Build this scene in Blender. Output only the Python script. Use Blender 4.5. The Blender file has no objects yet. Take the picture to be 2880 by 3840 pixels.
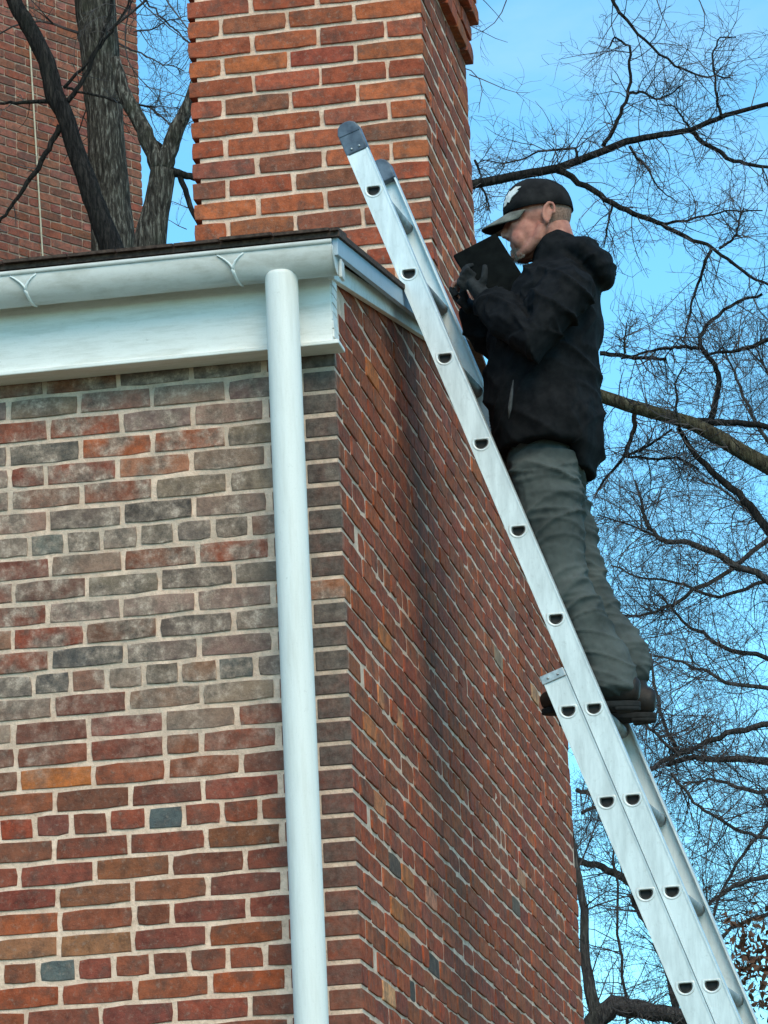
import bpy, bmesh, math, random
from mathutils import Vector, Matrix, noise

# ------------------------------------------------------------------ camera, sky, sun, exposure
scene = bpy.context.scene
COL = scene.collection
F_PX, IW, IH = 14832.7, 2880.0, 3840.0
YAW, PITCH, ROLL = math.radians(9.388), math.radians(15.044), math.radians(-2.682)
CAM = Vector((1.8675, -10.5648, -3.3807))          # z = 0 is the first bed joint under the eave board
GROUND = -4.98
_fwd = Vector((-math.sin(YAW) * math.cos(PITCH), math.cos(YAW) * math.cos(PITCH), math.sin(PITCH)))
_rt = Vector((math.cos(YAW), math.sin(YAW), 0))
_up = _rt.cross(_fwd)
_r2 = math.cos(ROLL) * _rt + math.sin(ROLL) * _up
_u2 = -math.sin(ROLL) * _rt + math.cos(ROLL) * _up
cam_data = bpy.data.cameras.new("camera")
cam_data.sensor_fit = 'HORIZONTAL'
cam_data.sensor_width = 36.0
cam_data.lens = F_PX / IW * 36.0
cam_data.clip_start = 0.1
cam_data.clip_end = 2000
cam = bpy.data.objects.new("camera", cam_data)
COL.objects.link(cam)
M = Matrix((( _r2.x, _u2.x, -_fwd.x, CAM.x), (_r2.y, _u2.y, -_fwd.y, CAM.y), (_r2.z, _u2.z, -_fwd.z, CAM.z), (0, 0, 0, 1)))
cam.matrix_world = M
scene.camera = cam

SUN_EL, SUN_AZ = math.radians(45), math.radians(157)     # azimuth measured from +y towards +x
world = bpy.data.worlds.new("World")
scene.world = world
world.use_nodes = True
wn, wl = world.node_tree.nodes, world.node_tree.links
wn.clear()
sky = wn.new("ShaderNodeTexSky")
sky.sky_type = 'NISHITA'
sky.sun_disc = False
sky.sun_elevation = SUN_EL
sky.sun_rotation = SUN_AZ
sky.altitude = 0
sky.air_density = 1.0
sky.dust_density = 0.5
sky.ozone_density = 3.0
bg = wn.new("ShaderNodeBackground")
bg.inputs['Strength'].default_value = 0.15
wo = wn.new("ShaderNodeOutputWorld")
tint = wn.new("ShaderNodeMix")                     # clear winter sky, a touch more cyan than the model's
tint.data_type = 'RGBA'
tint.blend_type = 'MULTIPLY'
tint.inputs[0].default_value = 1.0
tint.inputs[7].default_value = (0.54, 0.97, 0.97, 1)
wl.new(sky.outputs[0], tint.inputs[6])
# thin high cloud wisps over the whole sky
tc = wn.new("ShaderNodeTexCoord")
wmap = wn.new("ShaderNodeMapping")
wmap.inputs['Scale'].default_value = (1.0, 1.0, 2.6)
wl.new(tc.outputs['Generated'], wmap.inputs['Vector'])
wnz = wn.new("ShaderNodeTexNoise")
wnz.inputs['Scale'].default_value = 9.0
wnz.inputs['Detail'].default_value = 7.0
wnz.inputs['Roughness'].default_value = 0.55
wnz.inputs['Distortion'].default_value = 0.4
wl.new(wmap.outputs[0], wnz.inputs['Vector'])
wmr = wn.new("ShaderNodeMapRange")
wmr.interpolation_type = 'SMOOTHSTEP'
for _i, _v in ((1, 0.48), (2, 0.80), (3, 0.0), (4, 0.21)):
    wmr.inputs[_i].default_value = _v
wl.new(wnz.outputs['Fac'], wmr.inputs[0])
cloud = wn.new("ShaderNodeMix")
cloud.data_type = 'RGBA'
cloud.inputs[7].default_value = (3.6, 4.3, 4.9, 1)
wl.new(wmr.outputs[0], cloud.inputs[0])
wl.new(tint.outputs[2], cloud.inputs[6])
wl.new(cloud.outputs[2], bg.inputs['Color'])
wl.new(bg.outputs[0], wo.inputs['Surface'])

sun_data = bpy.data.lights.new("sun", 'SUN')
sun_data.energy = 1.35
sun_data.angle = math.radians(35)
sun_data.color = (1.0, 0.78, 0.50)
sun = bpy.data.objects.new("sun", sun_data)
COL.objects.link(sun)
_sd = Vector((math.sin(SUN_AZ) * math.cos(SUN_EL), math.cos(SUN_AZ) * math.cos(SUN_EL), math.sin(SUN_EL)))
sun.rotation_euler = _sd.to_track_quat('Z', 'Y').to_euler()
sun.location = (-10, -20, 20)

scene.view_settings.view_transform = 'Standard'
scene.view_settings.look = 'None'
scene.view_settings.gamma = 1.0
scene.view_settings.use_curve_mapping = False
scene.view_settings.exposure = 0.90
scene.render.engine = 'CYCLES'
scene.cycles.use_denoising = True
scene.cycles.max_bounces = 6

# ------------------------------------------------------------------ helpers
R = random.Random(11)


def ray(px, py):
    return _r2 * ((px - IW / 2) / F_PX) - _u2 * ((py - IH / 2) / F_PX) + _fwd


def at(px, py, Y):
    d = ray(px, py)
    return CAM + d * ((Y - CAM.y) / d.y)


def atx(px, py, X):
    d = ray(px, py)
    return CAM + d * ((X - CAM.x) / d.x)


def pxm(Y):
    """pixels per metre at depth plane Y, near the picture's middle"""
    return F_PX / ((Y - CAM.y) / _fwd.y)


def s2l(r, g, b, k=1.0):
    def f(c):
        c /= 255.0
        return c / 12.92 if c <= 0.04045 else ((c + 0.055) / 1.055) ** 2.4
    return (f(r) * k, f(g) * k, f(b) * k, 1.0)


class MB:
    def __init__(self):
        self.v, self.f, self.c = [], [], None

    def add(self, vs, fs, color=None):
        o = len(self.v)
        self.v += [tuple(p) for p in vs]
        self.f += [tuple(o + i for i in q) for q in fs]
        if color is not None:
            if self.c is None:
                self.c = []
            self.c += [color] * len(vs)

    def box(self, lo, hi, mtx=None):
        x0, y0, z0 = lo
        x1, y1, z1 = hi
        vs = [Vector(p) for p in ((x0, y0, z0), (x1, y0, z0), (x1, y1, z0), (x0, y1, z0), (x0, y0, z1), (x1, y0, z1), (x1, y1, z1), (x0, y1, z1))]
        if mtx:
            vs = [mtx @ p for p in vs]
        self.add(vs, [(0, 3, 2, 1), (4, 5, 6, 7), (0, 1, 5, 4), (1, 2, 6, 5), (2, 3, 7, 6), (3, 0, 4, 7)])

    def prism(self, poly, d0, d1, fn):
        """poly: 2D points; fn(a, b, d) -> 3D point; extruded from d0 to d1"""
        n = len(poly)
        vs = [fn(a, b, d0) for a, b in poly] + [fn(a, b, d1) for a, b in poly]
        fs = [tuple(range(n))[::-1], tuple(range(n, 2 * n))] + [(i, (i + 1) % n, n + (i + 1) % n, n + i) for i in range(n)]
        self.add(vs, fs)

    def tube(self, pts, rad, n=8, cap=True, flat=None):
        pts = [Vector(p) for p in pts]
        if not isinstance(rad, (list, tuple)):
            rad = [rad] * len(pts)
        vs, fs = [], []
        ref = None
        for i, p in enumerate(pts):
            t = (pts[min(i + 1, len(pts) - 1)] - pts[max(i - 1, 0)])
            t = t.normalized() if t.length > 1e-9 else Vector((0, 0, 1))
            if ref is None:
                ref = Vector((0, 1, 0)) if abs(t.y) < 0.9 else Vector((1, 0, 0))
            a = (ref - t * ref.dot(t)).normalized()
            b = t.cross(a)
            ref = a
            ra, rb = rad[i] if isinstance(rad[i], (tuple, list)) else (rad[i], rad[i])
            for k in range(n):
                an = 2 * math.pi * k / n
                vs.append(p + a * (math.cos(an) * ra) + b * (math.sin(an) * rb))
        m = len(pts)
        for i in range(m - 1):
            for k in range(n):
                fs.append((i * n + k, i * n + (k + 1) % n, (i + 1) * n + (k + 1) % n, (i + 1) * n + k))
        if cap:
            fs.append(tuple(range(n))[::-1])
            fs.append(tuple((m - 1) * n + k for k in range(n)))
        self.add(vs, fs)

    def ball(self, c, r, mtx=None, nu=16, nv=10):
        c = Vector(c)
        rx, ry, rz = r if isinstance(r, (tuple, list)) else (r, r, r)
        vs = [Vector((0, 0, rz))]
        for j in range(1, nv):
            th = math.pi * j / nv
            for i in range(nu):
                ph = 2 * math.pi * i / nu
                vs.append(Vector((rx * math.sin(th) * math.cos(ph), ry * math.sin(th) * math.sin(ph), rz * math.cos(th))))
        vs.append(Vector((0, 0, -rz)))
        fs = [(0, 1 + i, 1 + (i + 1) % nu) for i in range(nu)]
        for j in range(nv - 2):
            for i in range(nu):
                a, b = 1 + j * nu + i, 1 + j * nu + (i + 1) % nu
                fs.append((a, a + nu, b + nu, b))
        l = len(vs) - 1
        fs += [(l, 1 + (nv - 2) * nu + (i + 1) % nu, 1 + (nv - 2) * nu + i) for i in range(nu)]
        if mtx:
            vs = [mtx @ p for p in vs]
        self.add([c + p for p in vs], fs)

    def mesh(self, name, smooth=False):
        me = bpy.data.meshes.new(name)
        me.from_pydata(self.v, [], self.f)
        if self.c:
            ca = me.color_attributes.new("Col", 'FLOAT_COLOR', 'POINT')
            ca.data.foreach_set("color", [x for q in self.c for x in q])
        me.update()
        if smooth:
            me.polygons.foreach_set("use_smooth", [True] * len(me.polygons))
        return me

    def build(self, name, mat, parent=None, smooth=False):
        return link(name, self.mesh(name, smooth), mat, parent)


def link(name, me, mat, parent=None):
    o = bpy.data.objects.new(name, me)
    COL.objects.link(o)
    if mat and not me.materials:
        me.materials.append(mat)
    if parent:
        adopt(o, parent)
    return o


def world_of(o):
    m = o.matrix_basis.copy()
    return (world_of(o.parent) @ o.matrix_parent_inverse @ m) if o.parent else m


def adopt(o, parent):
    o.parent = parent
    o.matrix_parent_inverse = world_of(parent).inverted()


def empty(name, loc):
    e = bpy.data.objects.new(name, None)
    e.empty_display_size = 0.1
    e.location = loc
    COL.objects.link(e)
    return e


def tag(o, label=None, cat=None, group=None, kind=None):
    for k, val in (("label", label), ("category", cat), ("group", group), ("kind", kind)):
        if val:
            o[k] = val
    return o


def bevel(o, w=0.002, seg=2):
    b = o.modifiers.new("bevel", 'BEVEL')
    b.width = w
    b.segments = seg
    b.limit_method = 'ANGLE'
    b.angle_limit = math.radians(35)
    return o


# ------------------------------------------------------------------ materials
class NT:
    def __init__(self, name):
        self.m = bpy.data.materials.new(name)
        self.m.use_nodes = True
        self.t = self.m.node_tree
        self.n = self.t.nodes
        self.b = self.n["Principled BSDF"]
        self.geo = self.n.new("ShaderNodeNewGeometry")

    def l(self, a, b):
        self.t.links.new(a, b)

    def pos(self, scale=(1, 1, 1), src=None):
        mp = self.n.new("ShaderNodeMapping")
        mp.inputs['Scale'].default_value = scale
        self.l(src or self.geo.outputs['Position'], mp.inputs['Vector'])
        return mp.outputs[0]

    def noise(self, scale, detail=5, rough=0.55, vec=None, dist=0.0):
        nz = self.n.new("ShaderNodeTexNoise")
        nz.inputs['Scale'].default_value = scale
        nz.inputs['Detail'].default_value = detail
        nz.inputs['Roughness'].default_value = rough
        nz.inputs['Distortion'].default_value = dist
        self.l(vec or self.geo.outputs['Position'], nz.inputs['Vector'])
        return nz.outputs['Fac']

    def ramp(self, fac, stops):
        r = self.n.new("ShaderNodeValToRGB")
        e = r.color_ramp.elements
        while len(e) < len(stops):
            e.new(0.5)
        for q, (p, c) in zip(e, stops):
            q.position = p
            q.color = c if len(c) == 4 else (*c, 1)
        self.l(fac, r.inputs[0])
        return r.outputs[0]

    def mapr(self, val, a, b, c=0.0, d=1.0, smooth=False):
        r = self.n.new("ShaderNodeMapRange")
        if smooth:
            r.interpolation_type = 'SMOOTHSTEP'
        for k, x in zip((1, 2, 3, 4), (a, b, c, d)):
            r.inputs[k].default_value = x
        self.l(val, r.inputs[0])
        return r.outputs[0]

    def math(self, op, a, b=None):
        r = self.n.new("ShaderNodeMath")
        r.operation = op
        for i, x in enumerate((a, b)):
            if x is None:
                continue
            if isinstance(x, (int, float)):
                r.inputs[i].default_value = x
            else:
                self.l(x, r.inputs[i])
        return r.outputs[0]

    def mix(self, fac, a, b, mode='MIX'):
        r = self.n.new("ShaderNodeMix")
        r.data_type = 'RGBA'
        r.blend_type = mode
        for i, x in ((0, fac), (6, a), (7, b)):
            if isinstance(x, (int, float)):
                r.inputs[i].default_value = x
            elif isinstance(x, tuple):
                r.inputs[i].default_value = x if len(x) == 4 else (*x, 1)
            else:
                self.l(x, r.inputs[i])
        return r.outputs[2]

    def bump(self, h, strength=0.3, dist=0.01, prev=None):
        b = self.n.new("ShaderNodeBump")
        b.inputs['Strength'].default_value = strength
        b.inputs['Distance'].default_value = dist
        self.l(h, b.inputs['Height'])
        if prev:
            self.l(prev, b.inputs['Normal'])
        self.l(b.outputs[0], self.b.inputs['Normal'])
        return b.outputs[0]

    def out(self, color, rough=0.8, metal=0.0, spec=0.3):
        if isinstance(color, tuple):
            self.b.inputs['Base Color'].default_value = color if len(color) == 4 else (*color, 1)
        else:
            self.l(color, self.b.inputs['Base Color'])
        if isinstance(rough, (int, float)):
            self.b.inputs['Roughness'].default_value = rough
        else:
            self.l(rough, self.b.inputs['Roughness'])
        self.b.inputs['Metallic'].default_value = metal
        self.b.inputs['Specular IOR Level'].default_value = spec
        return self.m


def plain(name, c1, c2, scale=20, rough=0.7, metal=0.0, bump=0.2, bscale=80, bdist=0.003, spec=0.3, stretch=(1, 1, 1), lo=0.35, hi=0.65):
    n = NT(name)
    v = n.pos(stretch)
    f = n.noise(scale, 6, 0.6, v)
    c = n.ramp(f, [(lo, c1), (hi, c2)])
    if bump:
        n.bump(n.noise(bscale, 5, 0.6, v), bump, bdist)
    return n.out(c, rough, metal, spec)


def xyz(n):
    s = n.n.new("ShaderNodeSeparateXYZ")
    n.l(n.geo.outputs['Position'], s.inputs[0])
    return s.outputs


def stains(n, where):
    """weathering masks in wall coordinates: grey lime-and-soot bloom under the eave, soot run on the gable"""
    x, y, z = xyz(n)
    wob = n.math('MULTIPLY', n.math('SUBTRACT', n.noise(3.5, 5, 0.6), 0.5), 0.9)
    if where == 'house':
        zz = n.math('ADD', z, wob)
        top = n.mapr(zz, -1.35, -0.85, 0, 1, True)
        front = n.mapr(y, 0.005, 0.03, 1, 0)
        bloom = n.math('MULTIPLY', top, front)
        patch = n.mapr(n.noise(11, 6, 0.65), 0.42, 0.58, 0.12, 0.95)
        bloom = n.math('MULTIPLY', bloom, patch)
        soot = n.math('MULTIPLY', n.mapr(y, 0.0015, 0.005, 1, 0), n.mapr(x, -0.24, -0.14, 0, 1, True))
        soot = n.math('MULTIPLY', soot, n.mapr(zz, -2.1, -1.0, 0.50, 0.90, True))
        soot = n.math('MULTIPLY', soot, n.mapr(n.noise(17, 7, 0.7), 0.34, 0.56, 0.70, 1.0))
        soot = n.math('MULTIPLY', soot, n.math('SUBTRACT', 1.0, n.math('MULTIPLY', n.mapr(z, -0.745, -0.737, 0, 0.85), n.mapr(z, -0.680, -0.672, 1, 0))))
        yw = n.math('ADD', y, n.math('MULTIPLY', n.math('SUBTRACT', n.noise(2.2, 4, 0.6, n.pos((1, 1, 1.5))), 0.5), 0.35))
        yw = n.math('ADD', yw, n.math('MULTIPLY', z, 0.14))
        run = n.math('MULTIPLY', n.mapr(yw, 1.13, 1.32, 0, 1, True), n.mapr(yw, 1.40, 1.75, 1, 0, True))
        run = n.math('MULTIPLY', run, n.mapr(x, -0.02, -0.005, 0, 1))
        run = n.math('MULTIPLY', run, n.mapr(z, -1.6, -0.3, 0.15, 0.85, True))
        run = n.math('MULTIPLY', run, n.mapr(n.noise(13, 7, 0.7), 0.36, 0.60, 0.35, 1.0))
        return bloom, run, soot
    return None, None, None


def brick_mat(name, attr, where):
    n = NT(name)
    if attr:
        a = n.n.new("ShaderNodeAttribute")
        a.attribute_name = "Col"
        base = a.outputs['Color']
    else:
        a = n.n.new("ShaderNodeObjectInfo")
        base = a.outputs['Color']
    m1 = n.noise(22, 9, 0.72)
    m2 = n.noise(9, 3, 0.5)
    m3 = n.noise(140, 4, 0.7)
    c = n.mix(1.0, base, n.ramp(m1, [(0.36, (0.58, 0.60, 0.64)), (0.50, (0.98, 0.98, 0.98)), (0.64, (1.28, 1.22, 1.15))]), 'MULTIPLY')
    c = n.mix(n.mapr(n.noise(15, 8, 0.7), 0.48, 0.64, 0, 0.62), c, (0.105, 0.072, 0.058))
    c = n.mix(n.mapr(n.noise(48, 8, 0.75), 0.54, 0.66, 0, 0.5), c, (0.34, 0.235, 0.18))
    c = n.mix(n.mapr(m3, 0.60, 0.75, 0, 0.35), c, (0.36, 0.27, 0.21))
    c = n.mix(n.mapr(m3, 0.40, 0.28, 0, 0.5), c, (0.05, 0.03, 0.025))
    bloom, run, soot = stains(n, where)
    if bloom is not None:
        mott = n.ramp(n.noise(26, 9, 0.75), [(0.36, s2l(82, 75, 69)), (0.45, s2l(126, 110, 99)), (0.53, s2l(158, 136, 121)), (0.61, s2l(202, 178, 161))])
        c = n.mix(n.math('MULTIPLY', bloom, 0.92), c, mott)
        c = n.mix(n.math('MULTIPLY', run, 0.72), c, (0.05, 0.042, 0.038))
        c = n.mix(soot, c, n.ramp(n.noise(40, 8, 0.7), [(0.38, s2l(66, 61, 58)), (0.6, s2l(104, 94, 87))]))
    h = n.math('ADD', n.noise(110, 7, 0.75), n.math('MULTIPLY', n.noise(30, 6, 0.7), 0.35))
    n.bump(h, 0.7, 0.005)
    return n.out(c, 0.92, 0, 0.15)


def mortar_mat(name, where, c1, c2):
    n = NT(name)
    c = n.ramp(n.noise(16, 6, 0.65), [(0.3, c1), (0.62, c2)])
    c = n.mix(n.mapr(n.noise(90, 5, 0.7), 0.52, 0.7, 0, 0.5), c, (c1[0] * 0.55, c1[1] * 0.55, c1[2] * 0.55))
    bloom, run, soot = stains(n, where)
    if bloom is not None:
        c = n.mix(n.math('MULTIPLY', bloom, 0.6), c, s2l(176, 160, 145))
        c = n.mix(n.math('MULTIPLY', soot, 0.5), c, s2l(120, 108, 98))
        c = n.mix(n.math('MULTIPLY', run, 0.55), c, (0.07, 0.06, 0.055))
    n.bump(n.math('ADD', n.noise(120, 5, 0.7), n.noise(35, 4, 0.6)), 0.6, 0.006)
    return n.out(c, 0.95, 0, 0.1)


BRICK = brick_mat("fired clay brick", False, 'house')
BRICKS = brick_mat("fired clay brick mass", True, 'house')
BRICK_N = brick_mat("neighbour brick", False, None)
BRICKS_N = brick_mat("neighbour brick mass", True, None)
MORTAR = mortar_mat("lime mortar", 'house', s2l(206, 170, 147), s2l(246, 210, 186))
MORTAR_N = mortar_mat("neighbour mortar", None, s2l(170, 140, 120), s2l(200, 170, 150))


def paint_mat(name, base, rough, dirt=0.25, streak=(6, 6, 0.8)):
    n = NT(name)
    d = n.noise(5, 8, 0.7, n.pos(streak))
    c = n.mix(n.mapr(d, 0.46, 0.70, 0, dirt), base, (base[0] * 0.60, base[1] * 0.58, base[2] * 0.52, 1))
    c = n.mix(n.mapr(n.noise(170, 4, 0.65), 0.58, 0.72, 0, 0.22), c, (base[0] * 0.62, base[1] * 0.62, base[2] * 0.58, 1))
    c = n.mix(n.mapr(n.noise(26, 9, 0.75), 0.64, 0.70, 0, 0.35), c, (0.32, 0.29, 0.25, 1))
    n.bump(n.math('ADD', n.noise(60, 4, 0.55, n.pos((1, 1, 0.4))), n.noise(190, 4, 0.6)), 0.16, 0.003)
    return n.out(c, rough, 0, 0.35)


WHITE_WOOD = paint_mat("white painted wood", (0.86, 0.83, 0.79, 1), 0.65, 0.5, (1.2, 6, 9))
WHITE_GUTTER = paint_mat("white gutter enamel", (0.66, 0.66, 0.64, 1), 0.45, 0.6, (2.0, 6, 6))
WHITE_PIPE = paint_mat("white downspout paint", (0.79, 0.775, 0.735, 1), 0.5, 0.3, (8, 8, 0.7))
RAKE_BLUE = paint_mat("pale blue grey rake metal", (0.40, 0.485, 0.56, 1), 0.5, 0.2)
FLASH = plain("flashing metal", (0.45, 0.48, 0.48), (0.62, 0.66, 0.66), 14, 0.5, 0.4, 0.1)
SHINGLE = plain("brown shingle", s2l(58, 44, 40), s2l(96, 78, 70), 60, 0.95, 0, 0.5, 220)
SEALANT = plain("gutter hanger paint", (0.72, 0.76, 0.74), (0.84, 0.86, 0.85), 60, 0.4, 0, 0.1)


def alu_mat():
    n = NT("mill aluminium")
    c = n.ramp(n.noise(7, 6, 0.65, n.pos((5, 5, 0.9))), [(0.3, (0.54, 0.56, 0.55)), (0.62, (0.74, 0.76, 0.75))])
    c = n.mix(n.mapr(n.noise(45, 8, 0.75), 0.56, 0.72, 0, 0.45), c, (0.36, 0.36, 0.34))
    c = n.mix(n.mapr(n.noise(14, 8, 0.75, n.pos((9, 9, 1))), 0.60, 0.68, 0, 0.4), c, (0.42, 0.41, 0.38))
    n.bump(n.noise(220, 3, 0.6, n.pos((1, 1, 0.1))), 0.05, 0.001)
    return n.out(c, 0.48, 0.45, 0.5)


ALU = alu_mat()
ALU_INNER = plain("darker aluminium", (0.28, 0.29, 0.29), (0.42, 0.43, 0.42), 40, 0.7, 0.5, 0.1)  # darker and duller than the rail aluminium, used for the rungs
CAP_PLASTIC = plain("dark blue grey plastic", s2l(52, 60, 74), s2l(104, 116, 130), 14, 0.35, 0, 0.15)
RUBBER = plain("black rubber", (0.012, 0.012, 0.012), (0.03, 0.03, 0.03), 60, 0.8)
BRACKET = plain("zinc bracket", (0.30, 0.32, 0.33), (0.48, 0.50, 0.51), 60, 0.45, 0.7, 0.1)


def bark_mat(name, c1, c2, c3):
    n = NT(name)
    v = n.pos((1, 1, 0.17))
    f = n.noise(60, 8, 0.68, v, 0.5)
    c = n.ramp(f, [(0.38, c1), (0.52, c2), (0.64, c3)])
    c = n.mix(n.mapr(n.noise(5, 4, 0.6), 0.5, 0.7, 0, 0.4), c, (c2[0] * 0.8, c2[1] * 1.0, c2[2] * 0.75, 1))
    n.bump(f, 1.0, 0.03)
    return n.out(c, 0.95, 0, 0.1)


BARK_GREY = bark_mat("furrowed grey bark", s2l(40, 36, 33), s2l(76, 70, 64), s2l(136, 130, 120))
BARK_DARK = bark_mat("dark bark", s2l(26, 24, 24), s2l(44, 41, 40), s2l(66, 60, 56))
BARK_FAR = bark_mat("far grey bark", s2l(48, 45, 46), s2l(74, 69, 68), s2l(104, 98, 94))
BARK_BROWN = bark_mat("brown bark", s2l(48, 42, 34), s2l(82, 74, 58), s2l(112, 104, 86))
TWIG = plain("twig bark", s2l(44, 42, 46), s2l(88, 80, 78), 8, 0.9, 0, 0)
DRY_LEAF = plain("dry brown leaf", s2l(72, 48, 36), s2l(112, 80, 60), 30, 0.8, 0, 0.1)

# ------------------------------------------------------------------ ground
g = MB()
g.add([(-600, -600, GROUND), (600, -600, GROUND), (600, 900, GROUND), (-600, 900, GROUND)], [(0, 1, 2, 3)])
tag(g.build("ground", plain("winter lawn", s2l(88, 84, 58), s2l(122, 112, 82), 0.8, 0.95, 0, 0.4, 30)), kind="structure")

# ------------------------------------------------------------------ brick pieces


def brick_mesh(L, Hh, D, seed):
    """one brick: front face on local y = 0 facing -y, centred, worn arrises; 50 triangles"""
    r = random.Random(seed)
    a, b = L / 2, Hh / 2
    out = [(-a, -b), (-a * 0.35, -b), (a * 0.35, -b), (a, -b), (a, 0), (a, b), (a * 0.35, b), (-a * 0.35, b), (-a, b), (-a, 0)]
    j = lambda s: r.uniform(-s, s)
    ring1, ring0, back = [], [], []
    for (x, z) in out:
        corner = abs(x) > a * 0.9 and abs(z) > b * 0.9
        s = 0.0024 if corner else 0.0015
        x2 = x + j(s) - (math.copysign(0.0015, x) if corner else 0)
        z2 = z + j(s) - (math.copysign(0.0015, z) if corner else 0)
        ring1.append(Vector((x2, 0.0016, z2)))
        i = 0.0011 + (0.0025 if corner else 0)
        ring0.append(Vector((x2 - math.copysign(i, x2) * (abs(x2) > a * 0.8), j(0.0007), z2 - math.copysign(i, z2) * (abs(z2) > b * 0.6))))
        back.append(Vector((x2, D, z2)))
    c = Vector((0, j(0.001), 0))
    vs = ring0 + ring1 + back + [c]
    fs = [(30, (i + 1) % 10, i) for i in range(10)][::-1]
    fs = [(30, i, (i + 1) % 10) for i in range(10)]
    for k in (0, 10):
        fs += [(k + (i + 1) % 10, k + i, k + 10 + i, k + 10 + (i + 1) % 10) for i in range(10)]
    return vs, fs


POOL = {}


def pool(kind):
    """kind: 's' stretcher, 'h' header; for wall (w) or chimney (c) sizes"""
    if kind not in POOL:
        L = {'ws': 0.203, 'wh': 0.0965, 'cs': 0.218, 'ch': 0.104}[kind]
        Hh = {'w': 0.0555, 'c': 0.0600}[kind[0]]
        POOL[kind] = (L, Hh, [brick_mesh(L, Hh, 0.085, hash(kind) % 97 + i if False else i + 37 * ord(kind[0]) + ord(kind[1])) for i in range(9)])
    return POOL[kind]


MESHES = {}


def brick_object(parent, kind, idx, mtx, color, mat):
    key = (kind, idx, mat.name)
    if key not in MESHES:
        vs, fs = pool(kind)[2][idx]
        me = bpy.data.meshes.new("brick")
        me.from_pydata([tuple(p) for p in vs], [], fs)
        me.materials.append(mat)
        MESHES[key] = me
    o = bpy.data.objects.new("brick", MESHES[key])
    COL.objects.link(o)
    o.matrix_world = mtx
    o.color = color
    o.parent = parent
    o.matrix_parent_inverse = world_of(parent).inverted()
    return o


def vary(c, r, s=0.11):
    k = 1 + r.uniform(-s, s)
    return (max(0.01, c[0] * k * (1 + r.uniform(-.06, .06))), max(0.01, c[1] * k * (1 + r.uniform(-.08, .08))), max(0.01, c[2] * k * (1 + r.uniform(-.1, .1))), 1)


KB = 1.0


def bc(r, g, b, k=1.0):
    """brick albedo from the colour it shows in this light"""
    c = s2l(r, g, b)
    return (c[0] * 1.10 * k, c[1] * 1.0 * k, c[2] * 0.98 * k, 1.0)


REDS = [bc(136, 78, 60), bc(128, 72, 56), bc(142, 80, 58), bc(124, 76, 61), bc(132, 76, 62), bc(130, 82, 62)]
GREYS = [bc(148, 121, 106), bc(126, 107, 96), bc(158, 129, 112), bc(110, 96, 87), bc(140, 113, 97), bc(148, 107, 89)]
CHIMS = [bc(168, 90, 63), bc(158, 83, 59), bc(170, 96, 65), bc(150, 81, 60), bc(162, 87, 63), bc(142, 86, 65)]
SIDES = [bc(152, 85, 60, 1.1), bc(144, 79, 57, 1.1), bc(158, 89, 62, 1.1), bc(148, 83, 62, 1.1), bc(136, 77, 58, 1.1), bc(152, 79, 54, 1.1)]
C = 0.0677

# the house, as one thing
house = empty("brick_house", (-2.0, 2.5, GROUND))
tag(house, "old red brick house with white eave board, gutter and square chimney", "house")


def zroof(y):
    return 0.268 + 0.18 * (y + 0.2) if y <= 2.55 else 0.268 + 0.18 * 2.75 - 0.18 * (y - 2.55)


b = MB()
b.box((-7.0, 0.0036, GROUND), (-0.30, 0.30, 0.24))
front_wall = b.build("front_wall", MORTAR, house)
b = MB()
b.prism([(0.0036, GROUND), (5.022, GROUND), (5.022, zroof(5.022) - 0.05), (2.55, zroof(2.55) - 0.05), (0.0036, zroof(0) - 0.05)], -0.30, -0.0036, lambda a, z, d: Vector((d, a, z)))
side_wall = b.build("side_wall", MORTAR, house)
b = MB()
b.box((-0.795, 2.0072, 0.5), (-0.0037, 3.085, 2.86))
chimney = b.build("chimney", MORTAR, house)

# particular bricks: (photo pixel, colour), looked up on the wall they sit in
SPECIAL = [((180, 2925), bc(184, 108, 58, 1.0)), ((590, 3070), bc(88, 96, 96, 1.0)), ((168, 3650), bc(98, 106, 104, 1.0)),
           ((212, 2030), bc(110, 116, 108, 1.0)), ((868, 2500), bc(98, 102, 98, 1.0)), ((317, 1597), bc(164, 76, 46, 1.0)),
           ((457, 1667), bc(176, 92, 54, 1.0)), ((690, 1657), bc(172, 92, 58, 1.0)), ((565, 1752), bc(170, 112, 84, 1.0)),
           ((317, 1775), bc(158, 74, 52, 1.0)), ((45, 1793), bc(140, 72, 56, 1.0)), ((60, 1620), bc(150, 80, 60, 1.0)),
           ((840, 2060), bc(164, 84, 58, 1.0)), ((60, 2370), bc(150, 72, 52, 1.0)), ((60, 2470), bc(150, 82, 62, 1.0)),
           ((60, 2275), bc(140, 72, 54, 1.0)), ((165, 2230), bc(118, 82, 70, 1.0)), ((950, 2670), bc(152, 80, 58, 1.0)), ((900, 2770), bc(150, 82, 62, 1.0)),
           ((60, 3100), bc(150, 72, 52, 1.0)), ((90, 3750), bc(152, 80, 54, 1.0)), ((900, 3690), bc(158, 82, 52, 1.0)),
           ((130, 1720), bc(92, 88, 82, 1.0)), ((500, 1890), bc(76, 70, 66, 1.0)), ((150, 2560), bc(84, 82, 80, 1.0)), ((380, 2450), bc(86, 84, 82, 1.0)),
           ((150, 3460), bc(160, 88, 58, 1.0)), ((300, 3540), bc(150, 104, 74, 1.0)), ((60, 3560), bc(150, 104, 76, 1.0))]
spec_front = [(at(p[0], p[1], 0.0), c) for p, c in SPECIAL]
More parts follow.
